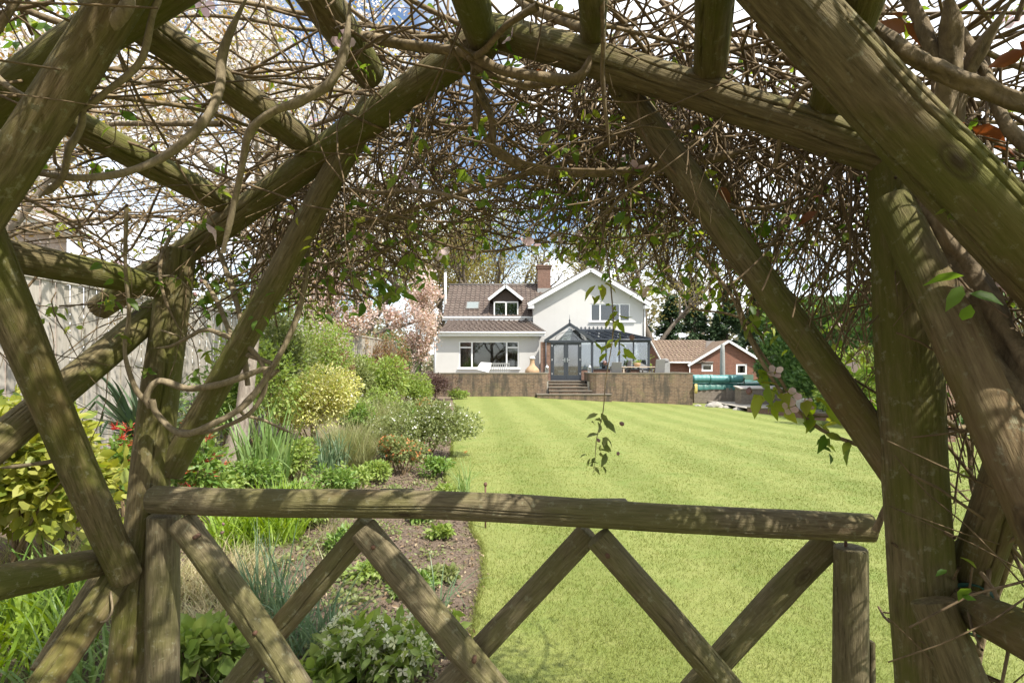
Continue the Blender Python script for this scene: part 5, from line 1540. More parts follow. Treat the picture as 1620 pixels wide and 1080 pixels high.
# front frame: two posts, two rafters, two long braces
pole('post', P(160, 1420, 1.9), P(281, 396, 1.9), .085, .061, 1.3)
pole('post', P(1518, 1850, 1.09), P(1421, 258, 1.09), .068, .066, .7)
pole('rafter', P(118, 483, 2.15) + off, P(752, 62, fd(752)) + off * .2, .054, .052)
pole('rafter', P(1405, 245, 1.08) , P(772, 48, 1.46), .044, .049)
pole('brace', P(272, 745, 1.93), P(592, 165, fd(592) + .1), .05, .045, .7)
pole('brace', P(1424, 752, 1.13), P(980, 132, fd(980) + .07), .041, .039)
# left side towards the eye
pole('side_rail', P(252, 453, 1.87), ext(P(252, 453, 1.87), P(-60, 388, 1.36), 1.0), .049, .05)
pole('side_brace', P(248, 490, 1.93), ext(P(248, 490, 1.93), P(-60, 745, 1.45), 1.02), .052, .057)
pole('side_brace', P(200, 912, 1.80), ext(P(200, 912, 1.80), P(-30, 375, 1.34), k=1.1), .052, .055)
pole('side_rail', P(176, 887, 1.86), ext(P(176, 887, 1.86), P(-60, 936, 1.36), 1.0), .052, .056)
pole('side_brace', P(182, 915, 1.82), ext(P(182, 915, 1.82), P(20, 1150, 1.5), k=2.9), .05, .05)
pole('post', (-1.57, 1.02, -.1), (-1.57, 1.02, 2.12), .066, .06)
pole('side_brace', P(160, 905, 1.98), P(60, 1060, 1.75), .03, .03, .4)
# right side towards the eye
pole('side_brace', P(1538, 925, 1.10), ext(P(1538, 925, 1.10), P(1665, 540, .92), k=1.5), .045, .046)
pole('side_rail', P(1512, 952, 1.10), ext(P(1512, 952, 1.10), P(1720, 1050, .72), .30), .040, .047)
pole('post', (.60, .28, -.1), (.60, .28, 2.05), .064, .06)
pole('post', (1.25, .74, -.1), (1.25, .74, 2.0), .064, .06)
pole('side_brace', P(1473, 950, 1.0), P(1570, 1190, .93), .037, .040, .6)
pole('side_brace', P(1412, 318, 1.03), ext(P(1412, 318, 1.03), P(1700, 960, .72), .34), .037, .044, .6)
# second frame, close to the eye, and the poles that run between the frames
pole('rafter', ext(P(270, -140, .9), P(-70, 412, .96), k=2.35), P(270, -140, .9), .043, .037)
pole('rafter', ext(P(330, -65, 1.12), P(-60, 205, 1.28), k=1.5), P(330, -65, 1.12), .05, .05)
pole('rafter', P(1150, -104, .88), ext(P(1150, -104, .88), P(1760, 550, .80), k=1.62), .058, .057, 1.0)
pole('purlin', P(484, 228, fd(475) + .02), P(140, -25, 1.14), .048, .05)
pole('purlin', P(352, 318, fd(345) + .05), P(60, 165, 1.38), .046, .048)
pole('purlin', P(583, 118, fd(583) + .03), P(470, -60, 1.15), .05, .055)
pole('ridge_pole', P(766, 72, 1.43), P(722, -70, .98), .042, .045)
pole('purlin', P(1123, 108, fd(1123) - .01), P(1137, -60, .93), .041, .043)
pole('purlin', P(938, 58, fd(938)), P(930, -60, 1.0), .035, .036, .5)
pole('purlin', P(1302, 190, 1.17), P(1372, -40, .84), .04, .042, .5)
# what carries on behind the eye
pole('post', (-1.75, .15, -.1), (-1.72, .2, 1.95), .065, .06, .6)
pole('post', (.45, -.75, -.1), (.42, -.72, 1.98), .066, .062, .6)
pole('rafter', (-1.85, .12, 1.86), (-.72, -.22, 2.5), .05, .05, .6)
pole('rafter', (.55, -.78, 1.95), (-.72, -.22, 2.5), .05, .05, .6)
for k, (a, b) in enumerate([(P(722, -70, .98), (-.72, -.25, 2.5)), (P(470, -60, 1.15), (-1.3, -.02, 2.2)), (P(1137, -60, .93), (-.15, -.5, 2.25))]):
    pole('purlin', a, b, .045, .045, .5)
# a turn of green wire round the lower right rail and a cut nail head on the toe
m = MB()
for k in range(3):
    c = P(1535 + k * 4, 962 + k * 1.5, 1.05); ax = (P(1720, 1050, .72) - P(1512, 952, 1.10)).normalized()
    u = ax.cross(Vector((0, 0, 1))).normalized(); w = u.cross(ax)
    m.tube([c + (u * math.cos(a) + w * math.sin(a)) * .046 for a in np.linspace(0, 6.28, 24)], .0018, 5)
o = m.build('wire_tie', M_WIRE, None, True)
o.parent = PG; o.location = -PG.location

GT = thing('rustic_gate', 'weathered rustic pole gate with crossed diagonals below one thick top rail', 'gate', (-1.1, 1.8, 0))
def gpole(name, a, b, r0, r1=None, crack=1.0, bow=.005, seed=None):
    _s[0] += 1
    return log_mesh(name, a, b, r0, r1 or r0, M_GATE, GT, seed or _s[0], crack=crack, bow=bow, cap=.5)
gpole('top_rail', P(244, 789, 1.80), P(1378, 835, 1.45), .050, .042, 2.0, .006)
gpole('stile', P(257, 1500, 1.83), P(261, 816, 1.83), .060, .058)
gpole('stile', P(1352, 1480, 1.47), P(1344, 868, 1.47), .050, .0485)
for (a, b, c, d_, o_, r_) in [(288, 826, 520, 1160, -.035, .050), (575, 838, 868, 1190, -.035, .048), (945, 852, 1222, 1170, -.035, .045)]:
    gpole('diagonal', P(a, b, gd(a) + o_), P(c, d_, gd(c) + o_), r_, r_)
for (a, b, c, d_, o_, r_) in [(582, 828, 318, 1150, .045, .044), (930, 842, 640, 1160, .045, .042), (1316, 858, 1040, 1150, .045, .043)]:
    gpole('diagonal', P(a, b, gd(a) + o_), P(c, d_, gd(c) + o_), r_, r_)
gpole('bottom_rail', (-1.22, 1.86, .22), (.98, 1.50, .20), .046, .044)
def gadd(mb, name, mat):
    o = mb.build(name, mat, None, True); o.parent = GT; o.location = -GT.location
gadd(MB().tube([P(1338, 872, 1.47), P(1338, 850, 1.47)], .004, 6), 'nail', M_RUST)
gadd(MB().bar(P(1378, 1014, 1.46), P(1381, 1200, 1.46), .017, .012, (1, 0, 0)), 'splinter', M_GATE)
for px, py, q in ((307, 850, .09), (402, 1002, .09), (750, 1046, .088), (590, 866, .087), (962, 880, .084), (1338, 845, .045), (262, 790, .052)):
    p = P(px, py, gd(px) - q); gadd(MB().tube([p + Vector((0, .03, 0)), p], .0065, 10), 'nail_head', M_RUST)
for px, py in ((624, 774), (966, 790)):
    p = P(px, py, gd(px) + .05)
    gadd(MB().box(p.x - .055, p.x + .055, p.y - .04, p.y + .05, p.z - .05, p.z - .008), 'cut_end', M_GATE)
# ================================================================ the climber
A2 = np.array([-1.18, 1.9]); B2 = np.array([.757, 1.09]); U2 = B2 - A2
BK = np.array([-.386, -.922])               # along the pergola, towards the eye and past it
def roof_z(u): return 2.10 + .46 * (1 - np.abs(u - .56) / .56)
def canopy(u, w, h):
    u = np.asarray(u, float); w = np.asarray(w, float)
    xy = A2[None] + U2[None] * u[:, None] + BK[None] * w[:, None]
    return np.concatenate([xy, (roof_z(u) + h)[:, None]], 1)


CL = thing('clematis', 'old woody climber smothering the pergola roof with bare tangled stems and a few fresh leaves', 'climber', (.75, 1.0, 0))
YV = thing('climbing_vine', 'pale slender vine looping in front of the left poles of the pergola', 'climber', (-1.15, 1.7, 0))


def moved(o, root):
    o.parent = root; o.location = -root.location
    return o


def stem(root, name, pts, r, mat, n=9, wig=.012, per=8):
    """pts = list of (px,py,depth)"""
    w = np.array([tuple(P(*p)) for p in pts])
    w[1:-1] += RN.normal(0, wig, w[1:-1].shape) * .4
    s = spline(w, per); m = len(s)
    rr = np.interp(np.linspace(0, 1, m), np.linspace(0, 1, len(r)), r) if np.ndim(r) else np.full(m, r)
    rr = rr * (1 + .045 * np.sin(np.arange(m) * .8 + R.random() * 6) + RN.normal(0, .025, m))
    rr *= np.clip((1 - np.linspace(0, 1, m)) / .10, .22, 1)
    v, f = tube_arrays(s, rr, n)
    # ridged bark, twisting along the stem
    k = np.tile(np.arange(n), m); i = np.repeat(np.arange(m), n)
    c = s[i]; tw = 1 + .10 * np.sin(k * 2 * np.pi / n * 3 + i * .2) + (.10 * np.sin(k * 2 * np.pi / n * 5 + i * .33 + np.sin(i * .7)) if n >= 14 else .06 * np.sin(k * 2 * np.pi / n * 2 - i * .4))
    v = c + (v - c) * tw[:, None]
    return moved(fast_mesh(name, v, [f], mat), root)


def bundle(root, name, pts, r, mat, k=3, spread=1.2):
    for j in range(k):
        q = [(p[0] + R.gauss(0, 1) * r * spread * F / p[2], p[1] + R.gauss(0, 1) * r * spread * F / p[2], p[2] + R.gauss(0, .6) * r) for p in pts]
        stem(root, name, q, r * R.uniform(.7, 1.1), mat)


# thick stems
stem(CL, 'woody_stem', [(560, 55, 1.42), (640, 72, 1.40), (740, 86, 1.36), (790, 112, 1.34), (850, 127, 1.32), (912, 118, 1.30), (942, 96, 1.30), (944, 64, 1.33), (905, 36, 1.38), (840, 18, 1.44), (800, -10, 1.5)], .0125, M_VINE)
stem(CL, 'woody_stem', [(742, 92, 1.38), (775, 118, 1.37), (830, 133, 1.36), (890, 131, 1.35), (930, 112, 1.33)], .009, M_VINE)
bundle(CL, 'woody_stem', [(758, 80, 1.42), (757, 130, 1.46), (764, 180, 1.5), (772, 225, 1.52)], .011, M_VINE, 3)
stem(CL, 'woody_stem', [(768, 215, 1.52), (800, 245, 1.53), (850, 262, 1.54), (920, 270, 1.5), (1010, 268, 1.45), (1100, 262, 1.4), (1200, 235, 1.35)], .0115, M_VINE)
stem(CL, 'woody_stem', [(770, 222, 1.54), (830, 262, 1.56), (900, 278, 1.55), (985, 268, 1.5), (1060, 215, 1.45), (1130, 180, 1.4)], .009, M_VINE)
stem(CL, 'woody_stem', [(540, 362, 1.9), (640, 336, 1.82), (720, 308, 1.75), (800, 284, 1.7), (900, 252, 1.6), (985, 205, 1.5), (1050, 180, 1.42)], .0085, M_VINE)
stem(CL, 'woody_stem', [(850, 10, 1.2), (800, 45, 1.25), (765, 82, 1.32), (735, 94, 1.36)], .008, M_VINE)
stem(CL, 'woody_stem', [(952, -10, 1.1), (956, 60, 1.15), (962, 130, 1.2), (965, 240, 1.25)], .005, M_VINE)
stem(CL, 'woody_stem', [(1225, 265, 1.2), (1240, 190, 1.15), (1270, 140, 1.1), (1290, 128, 1.08)], .0055, M_VINE)
stem(CL, 'trunk', [(1690, 760, .78), (1612, 640, .86), (1548, 540, .92), (1500, 440, .97), (1470, 345, 1.0), (1480, 240, .99), (1497, 150, .96), (1503, 60, .94), (1500, -30, .92)], [.029, .025, .021, .017, .015], M_VINE_OLD, 26)
stem(CL, 'trunk', [(1668, 640, .82), (1590, 530, .9), (1530, 440, .95), (1488, 350, .98), (1505, 250, .98), (1530, 120, .95), (1600, 0, .9)], [.021, .016, .013], M_VINE_OLD, 24)
stem(CL, 'woody_stem', [(1350, -30, .95), (1385, 30, .93), (1412, 78, .9), (1460, 98, .87), (1520, 118, .85), (1580, 142, .83), (1660, 185, .8)], [.009, .011, .014, .013], M_VINE_OLD, 22)
stem(CL, 'woody_stem', [(1425, -30, 1.0), (1450, 30, .98), (1482, 85, .96), (1500, 120, .95)], .0105, M_VINE_OLD, 18)
stem(CL, 'woody_stem', [(1640, 250, .85), (1590, 190, .9), (1560, 120, .95), (1500, 20, 1.0)], .009, M_VINE_OLD)
stem(CL, 'woody_stem', [(1700, 520, .85), (1600, 430, .95), (1530, 390, 1.02), (1480, 370, 1.05)], .011, M_VINE_OLD, 18)
stem(CL, 'woody_stem', [(1480, 650, 1.2), (1530, 700, 1.25), (1550, 780, 1.2), (1600, 860, 1.1)], .0055, M_VINE)
stem(CL, 'woody_stem', [(1488, 655, 1.3), (1560, 622, 1.2), (1640, 560, 1.1)], .008, M_VINE)
stem(CL, 'woody_stem', [(1640, 760, 1.05), (1570, 800, 1.1), (1500, 870, 1.15), (1488, 900, 1.2)], .006, M_VINE)
stem(CL, 'woody_stem', [(1540, 1090, 1.1), (1552, 1000, 1.12), (1590, 880, 1.08), (1620, 800, 1.0)], .007, M_VINE)
stem(CL, 'woody_stem', [(1385, 840, 1.2), (1400, 800, 1.2), (1425, 755, 1.2), (1480, 700, 1.25), (1560, 660, 1.3)], .007, M_VINE)
# the slack runner with fresh shoots on the right
stem(CL, 'runner', [(1100, 400, 1.4), (1150, 470, 1.33), (1182, 520, 1.3), (1215, 590, 1.27), (1255, 645, 1.25), (1300, 678, 1.23), (1370, 705, 1.2), (1410, 718, 1.18)], .0045, M_VINE)
stem(CL, 'runner', [(1130, 360, 1.4), (1160, 450, 1.34), (1195, 530, 1.3), (1225, 600, 1.27), (1262, 652, 1.26), (1320, 660, 1.24)], .0038, M_VINE)
stem(CL, 'runner', [(1090, 480, 1.45), (1110, 490, 1.42), (1145, 500, 1.38), (1190, 510, 1.33), (1210, 545, 1.3)], .003, M_VINE)
# the single shoot that hangs in the middle
stem(CL, 'hanging_shoot', [(930, 300, 1.45), (955, 380, 1.4), (967, 470, 1.38), (968, 530, 1.38), (960, 600, 1.38), (952, 650, 1.38), (944, 695, 1.38), (941, 740, 1.38)], [.0024, .0018, .0013, .0010], M_VINE, 6, .006)
# pale vine on the left
for pts, r in [
        ([(-30, 95, 1.0), (15, 135, 1.0), (60, 158, 1.0), (130, 165, .98), (180, 142, .97), (222, 92, .96), (245, 30, .95), (264, -20, .94)], .0055),
        ([(-30, 250, 1.02), (40, 265, 1.02), (110, 276, 1.03), (190, 264, 1.05), (262, 240, 1.08), (322, 198, 1.1), (345, 140, 1.12), (362, 75, 1.12), (398, -20, 1.1)], [.006, .007, .009, .009]),
        ([(352, 400, 1.2), (362, 345, 1.18), (382, 270, 1.15), (405, 208, 1.12), (430, 172, 1.1), (480, 156, 1.1), (520, 132, 1.1), (540, 85, 1.1), (556, -20, 1.1)], [.0055, .0075, .0095, .008]),
        ([(133, 166, .96), (128, 120, .95), (127, 88, .94), (152, 56, .92), (182, 44, .91), (200, 20, .9), (214, -20, .9)], [.006, .009, .011, .010]),
        ([(132, 164, .98), (128, 200, .99), (108, 240, 1.0), (90, 278, 1.02), (62, 312, 1.04)], .006),
        ([(200, 330, 1.6), (199, 420, 1.65), (199, 500, 1.68), (200, 560, 1.7), (213, 615, 1.72), (236, 640, 1.74)], [.0055, .0055, .007, .009]),
        ([(238, 645, 1.74), (233, 622, 1.73), (250, 602, 1.73), (300, 613, 1.74), (350, 606, 1.76), (400, 591, 1.78), (432, 578, 1.8)], [.010, .010, .011, .009]),
        ([(240, 632, 1.72), (246, 655, 1.73), (285, 680, 1.74), (335, 674, 1.76), (388, 642, 1.78), (425, 588, 1.8), (462, 515, 1.82), (484, 445, 1.85), (492, 370, 1.85), (500, 300, 1.8)], [.009, .010, .011, .009, .007]),
        ([(285, 682, 1.78), (330, 681, 1.79), (392, 648, 1.81), (420, 600, 1.82), (398, 556, 1.82), (340, 530, 1.8), (318, 522, 1.8), (300, 532, 1.8), (270, 548, 1.82), (238, 551, 1.83)], [.007, .008, .0085, .0065, .004]),
        ([(430, 575, 1.82), (385, 552, 1.84), (355, 520, 1.86), (340, 470, 1.88), (312, 430, 1.92)], .008),
        ([(392, 610, 1.86), (384, 540, 1.86), (376, 490, 1.87), (360, 430, 1.9), (340, 380, 1.95)], .009),
        ([(440, 585, 1.8), (380, 645, 1.9), (420, 668, 2.0), (462, 685, 2.1)], .006),
        ([(248, 438, 1.82), (280, 442, 1.80), (303, 462, 1.83)], .0035), ([(232, 515, 1.9), (270, 528, 1.82), (292, 535, 1.86)], .003),
        ([(140, 715, 1.65), (70, 728, 1.6), (0, 740, 1.5)], .006), ([(175, 935, 1.75), (180, 965, 1.73), (160, 985, 1.72), (130, 965, 1.74)], .0035)]:
    stem(YV, 'stem', pts, r, M_VINE_PALE if r is not None else M_VINE)


# ---------------------------------------------------------------- the tangle of twigs
def walk(p, d, ln, r, seg=9, gn=.28, pull=(0, 0, 0), end=.35):
    pts = [np.array(p)]; d = np.array(d, float); d /= np.linalg.norm(d)
    c = RN.normal(0, gn * .5, 3)
    for i in range(seg):
        d = d + RN.normal(0, gn, 3) * .45 + c * .95 + np.array(pull) / seg
        d /= np.linalg.norm(d)
        pts.append(pts[-1] + d * ln / seg)
    return np.array(pts), r * np.linspace(1, end, seg + 1)


tw = []; leafpts = []; TOP = []
def hang_line(px):
    return np.interp(px, [230, 330, 430, 520, 620, 700, 780, 850, 930, 1000, 1080, 1150, 1230, 1320, 1400], [400, 470, 510, 480, 450, 408, 388, 384, 400, 432, 440, 470, 520, 590, 640])
# in and over the roof
N1 = 950
u = RN.uniform(-.25, 1.2, N1); w = RN.uniform(-.45, 2.3, N1); h = np.abs(RN.normal(.03, .14, N1)) + .075
keep = (u > .38) | (RN.uniform(0, 1, N1) < .85)
for p in canopy(u, w, h)[keep]:
    d = RN.normal(size=3) * [1, 1, .28]
    tw.append((*walk(p, d, R.uniform(.4, 1.25), R.uniform(.0022, .006), 10, .24), 5))
    if R.random() < .35: leafpts.append(tw[-1][0][-1]) if tw[-1][0][-1][1] > 1.15 else None
# the fringe that hangs beyond the front frame: bunches of stems that drop together and fork
for _ in range(160):
    uu = R.uniform(.70, 1.14) if R.random() < .34 else R.uniform(-.06, 1.1)
    w0 = -.14 - R.random() ** 1.2 * .8
    lx, ly, lz = R.gauss(0, .5), R.gauss(0, .35), -abs(R.gauss(.8, .35))
    for _ in range(R.randrange(4, 10)):
        p = canopy([uu + R.gauss(0, .035)], [min(-.13, w0 + R.gauss(0, .08))], [R.uniform(-.08, .3)])[0]
        px = CX + p[0] / p[1] * F
        zl = EYE - (hang_line(px) - HY) / F * p[1]
        room = p[2] - zl
        if room < .04: continue
        ln = min(1.15, room * R.uniform(.75, 1.4))
        d = np.array([lx + R.gauss(0, .25), ly + R.gauss(0, .2), lz + R.gauss(0, .2)])
        pts, rr = walk(p, d, ln, R.uniform(.002, .0048), 10, .2, (0, 0, -.8))
        tw.append((pts, rr, 5))
        if R.random() < .34: leafpts.append(pts[-1])
        for _ in range(R.choice((0, 1, 1, 2))):
            i = R.randrange(3, 10); d2 = (pts[i] - pts[i - 1]) / np.linalg.norm(pts[i] - pts[i - 1]) + RN.normal(0, .5, 3) + np.array([0, 0, -.25])
            q, r2 = walk(pts[i], d2, R.uniform(.08, .30), rr[i] * .75, 6, .2, (0, 0, -.3))
            tw.append((q, r2, 4))
            if R.random() < .30: leafpts.append(q[-1])
            if R.random() < .20: leafpts.append(q[3])
# criss-crossing arcs in the fringe
for _ in range(260):
    uu = R.uniform(.0, 1.08); p = canopy([uu], [-R.uniform(.16, .8)], [R.uniform(-.35, .2)])[0]
    px = CX + p[0] / p[1] * F; zl = EYE - (hang_line(px) - HY) / F * p[1]
    if p[2] < zl + .05: p[2] = zl + R.uniform(.05, .3)
    d = np.array([R.choice((-1, 1)) * 1.0, R.gauss(.4, .4) * -1 * R.choice((-1, 1)), R.gauss(.1, .45)])
    q, rr = walk(p, d, R.uniform(.35, 1.0), R.uniform(.0024, .0056), 10, .2, (0, 0, -.8))
    tw.append((q, rr, 5))
# long slack loops
for _ in range(75):
    uu = R.uniform(.0, 1.1); p = canopy([uu], [-R.uniform(.16, .75)], [R.uniform(-.05, .3)])[0]
    sgn = R.choice((-1, 1)); n_ = 16; ln = R.uniform(.7, 1.5); th = R.uniform(-.2, .5); k_ = R.uniform(.10, .24)
    q = [p]; yaw = R.gauss(0, .4)
    for i in range(n_):
        a = -th + k_ * (i - n_ * .35) * 1.0
        q.append(q[-1] + np.array([sgn * math.cos(a) * math.cos(yaw), math.sin(yaw) * math.cos(a), math.sin(a)]) * ln / n_ + RN.normal(0, .004, 3))
    tw.append((np.array(q), R.uniform(.003, .006) * np.linspace(1, .5, n_ + 1), 6))
    if R.random() < .6: leafpts.append(q[-1])
# right hand side wall
for _ in range(330):
    p = np.array([R.uniform(.80, 1.25), R.uniform(.25, 1.25), R.uniform(.9, 2.3)]); p[0] += (1.1 - p[1]) * .25
    d = np.array([R.gauss(0, .35), R.gauss(0, .8), R.gauss(.4, .8)])
    q, rr = walk(p, d, R.uniform(.3, 1.1), R.uniform(.0018, .005), 10, .24)
    tw.append((q, rr, 5))
    if R.random() < .25: leafpts.append(q[-1])
# extra leafy twigs, added out of view overhead to shade gate and poles
for _ in range(420):
    p = np.array([R.uniform(-.9, 2.3), R.uniform(-1.2, 1.1), R.uniform(2.45, 2.95)])
    if p[2] < 1.65 + .72 * p[1] + .05: continue
    q, rr = walk(p, np.array([R.gauss(0, 1), R.gauss(0, 1), R.gauss(0, .15)]), R.uniform(.4, 1.0), R.uniform(.002, .005), 10, .22, (0, 0, .1))
    tw.append((q, rr, 5))
    for k in (4, 7, 10):
        if q[k][2] > 1.65 + .74 * max(0, q[k][1]) + .03: TOP.append(q[k])
# left side: thin ones among the poles
for _ in range(75):
    p = np.array([R.uniform(-1.75, -1.1), R.uniform(1.45, 2.25), R.uniform(1.75, 2.3)])
    d = np.array([R.gauss(0, .6), R.gauss(0, .6), R.gauss(-.4, .7)])
    q, rr = walk(p, d, R.uniform(.25, .8), R.uniform(.0013, .003), 9, .24, (0, 0, -.2))
    tw.append((q, rr, 4))
    if R.random() < .4: leafpts.append(q[-1])
def trim(t):
    """no loose end hangs into the open view under the arch"""
    pts, rr, n = t
    for i in range(len(pts)):
        x, y, z = pts[i]
        if y > .15:
            px = CX + x / y * F; py = HY - (z - EYE) / y * F
            lim = hang_line(px) + 22
            if 330 < px < 1385 and py > lim: return (pts[:i], rr[:i], n) if i > 3 else None
            if y < (1.05 if 300 < px < 1400 else .8) and -150 < px < 1770 and -150 < py: return (pts[:i], rr[:i], n) if i > 3 else None
    return t
tw = [q for q in map(trim, tw) if q]
leafpts = [p for p in leafpts if p[1] < .2 or p[1] > 1.2 or CX + p[0] / p[1] * F > 1420]
leafpts = [p for p in leafpts if p[1] < .2 or not (330 < CX + p[0] / p[1] * F < 1385 and HY - (p[2] - EYE) / p[1] * F > hang_line(CX + p[0] / p[1] * F) + 25)]
o = tubes_mesh('twig_tangle', tw, M_TWIG); moved(o, CL); tag(o, kind='stuff')

# medium stems laid over the roof
for _ in range(80):
    uu = R.uniform(-.15, 1.1); p = canopy([uu], [R.choice((-R.uniform(.2, .7), R.uniform(0, 1.6)))], [R.uniform(.09, .24)])[0]
    d = np.array([R.choice((-1, 1)), R.gauss(0, .5), R.gauss(0, .15)])
    q, rr = walk(p, d, R.uniform(.8, 1.6), R.uniform(.005, .010), 12, .16, (0, 0, 0), .6)
    if p[1] < .2: continue
    tt = trim((q, rr, 7))
    if tt is None or len(tt[0]) < 7: continue
    q, rr = tt[0], tt[1]; m_ = len(q)
    v, f = tube_arrays(spline(q, 3), np.interp(np.linspace(0, 1, 3 * m_ - 2), np.linspace(0, 1, m_), rr) * np.clip((1 - np.linspace(0, 1, 3 * m_ - 2)) / .15, .2, 1), 7)
    moved(fast_mesh('woody_stem', v, [f], M_VINE), CL)

# ---------------------------------------------------------------- leaves, flowers and buds
def leaf_cluster(p, k=None, s=.045):
    k = k or R.choice((2, 3, 3, 4, 5))
    a0 = R.uniform(0, 6.28); out = []
    for j in range(k):
        a = a0 + j * 6.28 / k + R.gauss(0, .3)
        out.append((p + RN.normal(0, .012, 3), (math.cos(a), math.sin(a), R.uniform(-1.5, .2)), s * R.uniform(.65, 1.3)))
    return out


L1 = []; L2 = []
LEAF_CLEM = ([(0, 0, 0), (.28, .21, .05), (.28, 0, -.01), (.28, -.21, .05), (.6, .2, .02), (.6, 0, -.06), (.6, -.2, .02), (1, 0, -.2)], LEAF[1])
for p in leafpts:
    if R.random() < .78 or p[1] < 1.25: L1 += leaf_cluster(p, None, .038 if p[1] > 1.25 else .03)
    else: L2 += leaf_cluster(p, None, .035)
for p in TOP: L1 += leaf_cluster(p, 4, .05)
# shoots that can be told apart
for px, py, d, k, s in [(600, 440, 1.75, 5, .055), (625, 470, 1.75, 4, .06), (585, 470, 1.76, 5, .055), (618, 452, 1.72, 4, .05), (560, 430, 1.8, 4, .05), (650, 400, 1.7, 4, .045),
                        (330, 470, 1.9, 5, .05), (352, 500, 1.9, 4, .055), (322, 555, 1.95, 4, .05), (340, 440, 1.95, 4, .05), (385, 470, 1.95, 4, .045),
                        (30, 25, 1.5, 6, .06), (70, 45, 1.5, 6, .06), (20, 60, 1.5, 5, .05), (95, 20, 1.5, 5, .05), (50, 10, 1.45, 5, .05), (120, 190, 1.6, 5, .05), (150, 262, 1.6, 5, .045), (175, 270, 1.6, 4, .045), (70, 250, 1.5, 3, .045),
                        (90, 490, 1.7, 5, .04), (1205, 490, 1.3, 6, .055), (1220, 470, 1.3, 5, .05), (1190, 510, 1.3, 5, .05), (1290, 690, 1.23, 4, .045), (1310, 700, 1.23, 4, .04), (1350, 700, 1.2, 3, .035)]:
    L1 += leaf_cluster(np.array(P(px, py, d)), k, s)
for px, py, d, k, s in [(966, 482, 1.38, 5, .034), (948, 470, 1.38, 3, .03), (975, 500, 1.38, 4, .034), (966, 535, 1.38, 5, .036), (985, 545, 1.38, 4, .034), (955, 548, 1.38, 3, .034),
                        (1215, 600, 1.27, 5, .045), (1235, 620, 1.26, 6, .05), (1258, 640, 1.25, 6, .05), (1280, 655, 1.25, 5, .05), (1300, 640, 1.24, 5, .048), (1205, 625, 1.27, 4, .06), (1320, 655, 1.24, 4, .05), (950, 455, 1.4, 3, .04)]:
    L2 += leaf_cluster(np.array(P(px, py, d)), k, s)
L3 = []
for px, py, d, k, s in [(946, 665, 1.38, 5, .036), (944, 682, 1.38, 4, .034), (944, 722, 1.38, 6, .032), (940, 735, 1.38, 5, .03), (955, 690, 1.38, 3, .03)]:
    L3 += leaf_cluster(np.array(P(px, py, d)), k, s)
def leaf_part(name, Ls, mat, root):
    pos = np.array([l[0] for l in Ls]); ax = np.array([l[1] for l in Ls]); sz = np.array([l[2] for l in Ls])
    o = scatter(name, LEAF_CLEM, pos, sz, mat, None, axis=ax, flat=.55)
    return moved(o, root)
leaf_part('foliage', L1, M_CLEMLEAF, CL); leaf_part('young_foliage', L2, M_CLEMLIME, CL); leaf_part('shoot_foliage', L3, M_OLIVE, CL)
dl = []
for px, py, d in [(1412, 62, 1.0), (1425, 40, 1.0), (1560, 212, .95), (1545, 205, .95), (1602, 75, .9), (1135, 285, 1.3), (800, 60, 1.5), (1290, 330, 1.2), (840, 95, 1.5)]:
    dl += leaf_cluster(np.array(P(px, py, d)), 2, .05)
leaf_part('dead_foliage', dl, M_DEADLEAF, CL)


def flower(p, s, face):
    n = Vector(face).normalized(); x = n.cross(Vector((R.random(), R.random(), .3))).normalized(); y = n.cross(x)
    T = []; fs = []
    for k in range(4):
        a = k * math.pi / 2 + R.gauss(0, .1); c, s_ = math.cos(a), math.sin(a)
        b = len(T)
        for (r_, t_, z_) in ((.08, 0, 0), (.45, .42, .30), (.5, 0, .2), (.45, -.42, .30), (.82, .28, .5), (.95, 0, .5), (.82, -.28, .5)):
            X_ = r_ * c - t_ * s_; Y_ = r_ * s_ + t_ * c
            T.append(p + (x * X_ + y * Y_ + n * z_) * s)
        fs += [(b, b + 2, b + 1), (b, b + 3, b + 2), (b + 1, b + 2, b + 5, b + 4), (b + 2, b + 3, b + 6, b + 5)]
    m = MB().add(T, fs); o = m.build('flower', M_CLEMFLOWER, None, True); moved(o, CL)
    c_ = MB().lathe([(.02 * s * 5, 0), (.035 * s * 5, .06 * s), (.01 * s, .25 * s)], (0, 0, 0), 7).build('stamen', M_GOLD, o, True)
    c_.location = p
    return o
fl = [(1226, 590, 1.26, .02), (1252, 626, 1.24, .022), (1248, 645, 1.23, .02), (1275, 640, 1.24, .018), (1476, 520, 1.25, .035), (1488, 545, 1.25, .03), (1590, 440, 1.05, .03), (1482, 270, 1.2, .03)]
for px, py, d, s in fl: flower(P(px, py, d), s, (R.gauss(0, .5), -1, R.gauss(.2, .4)))
q = [p for p in leafpts if p[1] > 1.0]
for p in R.sample(q, 58): flower(Vector(p) + Vector((0, 0, -.01)), R.uniform(.020, .032), (R.gauss(0, .6), R.gauss(-.3, .5), R.choice((-1, 1)) * .8))
def bud(p, s):
    m = MB().lathe([(.05 * s, 0), (.32 * s, .2 * s), (.42 * s, .5 * s), (.3 * s, .85 * s), (.05 * s, 1.1 * s)], (0, 0, -1.1 * s), 8)
    o = m.build('bud', M_BUD, None, True); o.parent = CL; o.location = Vector(p) - CL.location; o.rotation_euler = (R.gauss(0, .5), R.gauss(0, .5), 0)
for px, py, d, s in [(980, 668, 1.38, .014), (978, 714, 1.38, .011), (945, 693, 1.38, .011), (998, 532, 1.4, .018), (955, 570, 1.38, .013), (1186, 612, 1.3, .019), (1200, 490, 1.3, .018), (345, 580, 1.85, .017), (306, 462, 1.9, .016), (318, 440, 1.9, .017), (365, 800, 1.9, .014), (355, 840, 1.9, .013), (352, 826, 1.9, .012)]:
    bud(P(px, py, d), s)
for p in R.sample(q, 60): bud(p, R.uniform(.011, .018))
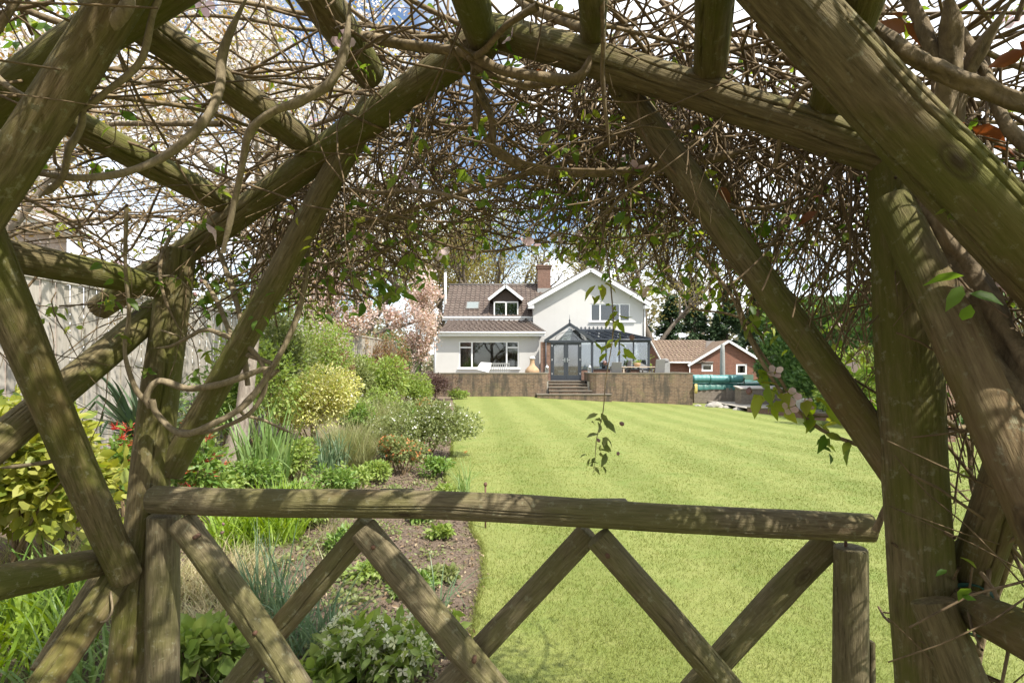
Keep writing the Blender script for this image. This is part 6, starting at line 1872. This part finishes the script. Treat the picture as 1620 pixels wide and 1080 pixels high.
# ================================================================ sky, sun and camera
SUN = Vector((.58, -.50, 1.05)).normalized()
el = math.asin(SUN.z); az = math.atan2(SUN.x, SUN.y)
w = bpy.data.worlds.new('World'); SC.world = w; w.use_nodes = True
nt = w.node_tree; nt.nodes.clear()
out = nt.nodes.new('ShaderNodeOutputWorld'); bg = nt.nodes.new('ShaderNodeBackground')
sky = nt.nodes.new('ShaderNodeTexSky'); sky.sky_type = 'NISHITA'; sky.sun_disc = False
sky.sun_elevation = el; sky.sun_rotation = az; sky.air_density = 1.0; sky.dust_density = .6; sky.ozone_density = 1.2
tc = nt.nodes.new('ShaderNodeTexCoord')
mp = nt.nodes.new('ShaderNodeMapping'); mp.inputs['Scale'].default_value = (1.0, 1.0, 2.0); mp.inputs['Location'].default_value = (.3, .15, .0)
ns = nt.nodes.new('ShaderNodeTexNoise'); ns.inputs['Scale'].default_value = 2.6; ns.inputs['Detail'].default_value = 8; ns.inputs['Roughness'].default_value = .55
cr = nt.nodes.new('ShaderNodeValToRGB'); cr.color_ramp.elements[0].position = .40; cr.color_ramp.elements[1].position = .58
mx = nt.nodes.new('ShaderNodeMixRGB'); mx.inputs['Color2'].default_value = (9.6, 9.8, 10.1, 1)
nt.links.new(tc.outputs['Generated'], mp.inputs[0]); nt.links.new(mp.outputs[0], ns.inputs['Vector']); nt.links.new(ns.outputs[0], cr.inputs[0])
nt.links.new(cr.outputs[0], mx.inputs[0]); nt.links.new(sky.outputs[0], mx.inputs['Color1']); nt.links.new(mx.outputs[0], bg.inputs[0])
bg.inputs[1].default_value = .10
nt.links.new(bg.outputs[0], out.inputs[0])

ld = bpy.data.lights.new('sun', 'SUN'); ld.energy = 3.8; ld.angle = rad(.53); ld.color = (1.0, .95, .86)
lo = bpy.data.objects.new('sun', ld); COL.objects.link(lo)
lo.rotation_mode = 'QUATERNION'; lo.rotation_quaternion = SUN.to_track_quat('Z', 'Y'); lo.location = SUN * 40

cd = bpy.data.cameras.new('camera'); cd.sensor_width = 36; cd.lens = 36 * F / 1620
cd.shift_y = (HY - 540) / 1620; cd.clip_start = .05; cd.clip_end = 900
co = bpy.data.objects.new('camera', cd); COL.objects.link(co)
co.location = (0, 0, EYE); co.rotation_euler = (rad(90), 0, 0)
SC.camera = co
SC.view_settings.view_transform = 'Standard'; SC.view_settings.look = 'None'
SC.view_settings.exposure = 1.06; SC.view_settings.gamma = 1.0
SC.cycles.max_bounces = 8; SC.cycles.transparent_max_bounces = 12; SC.cycles.diffuse_bounces = 4; SC.cycles.glossy_bounces = 3; SC.cycles.transmission_bounces = 4
SC.cycles.use_denoising = True
SC.cycles.sample_clamp_indirect = 6
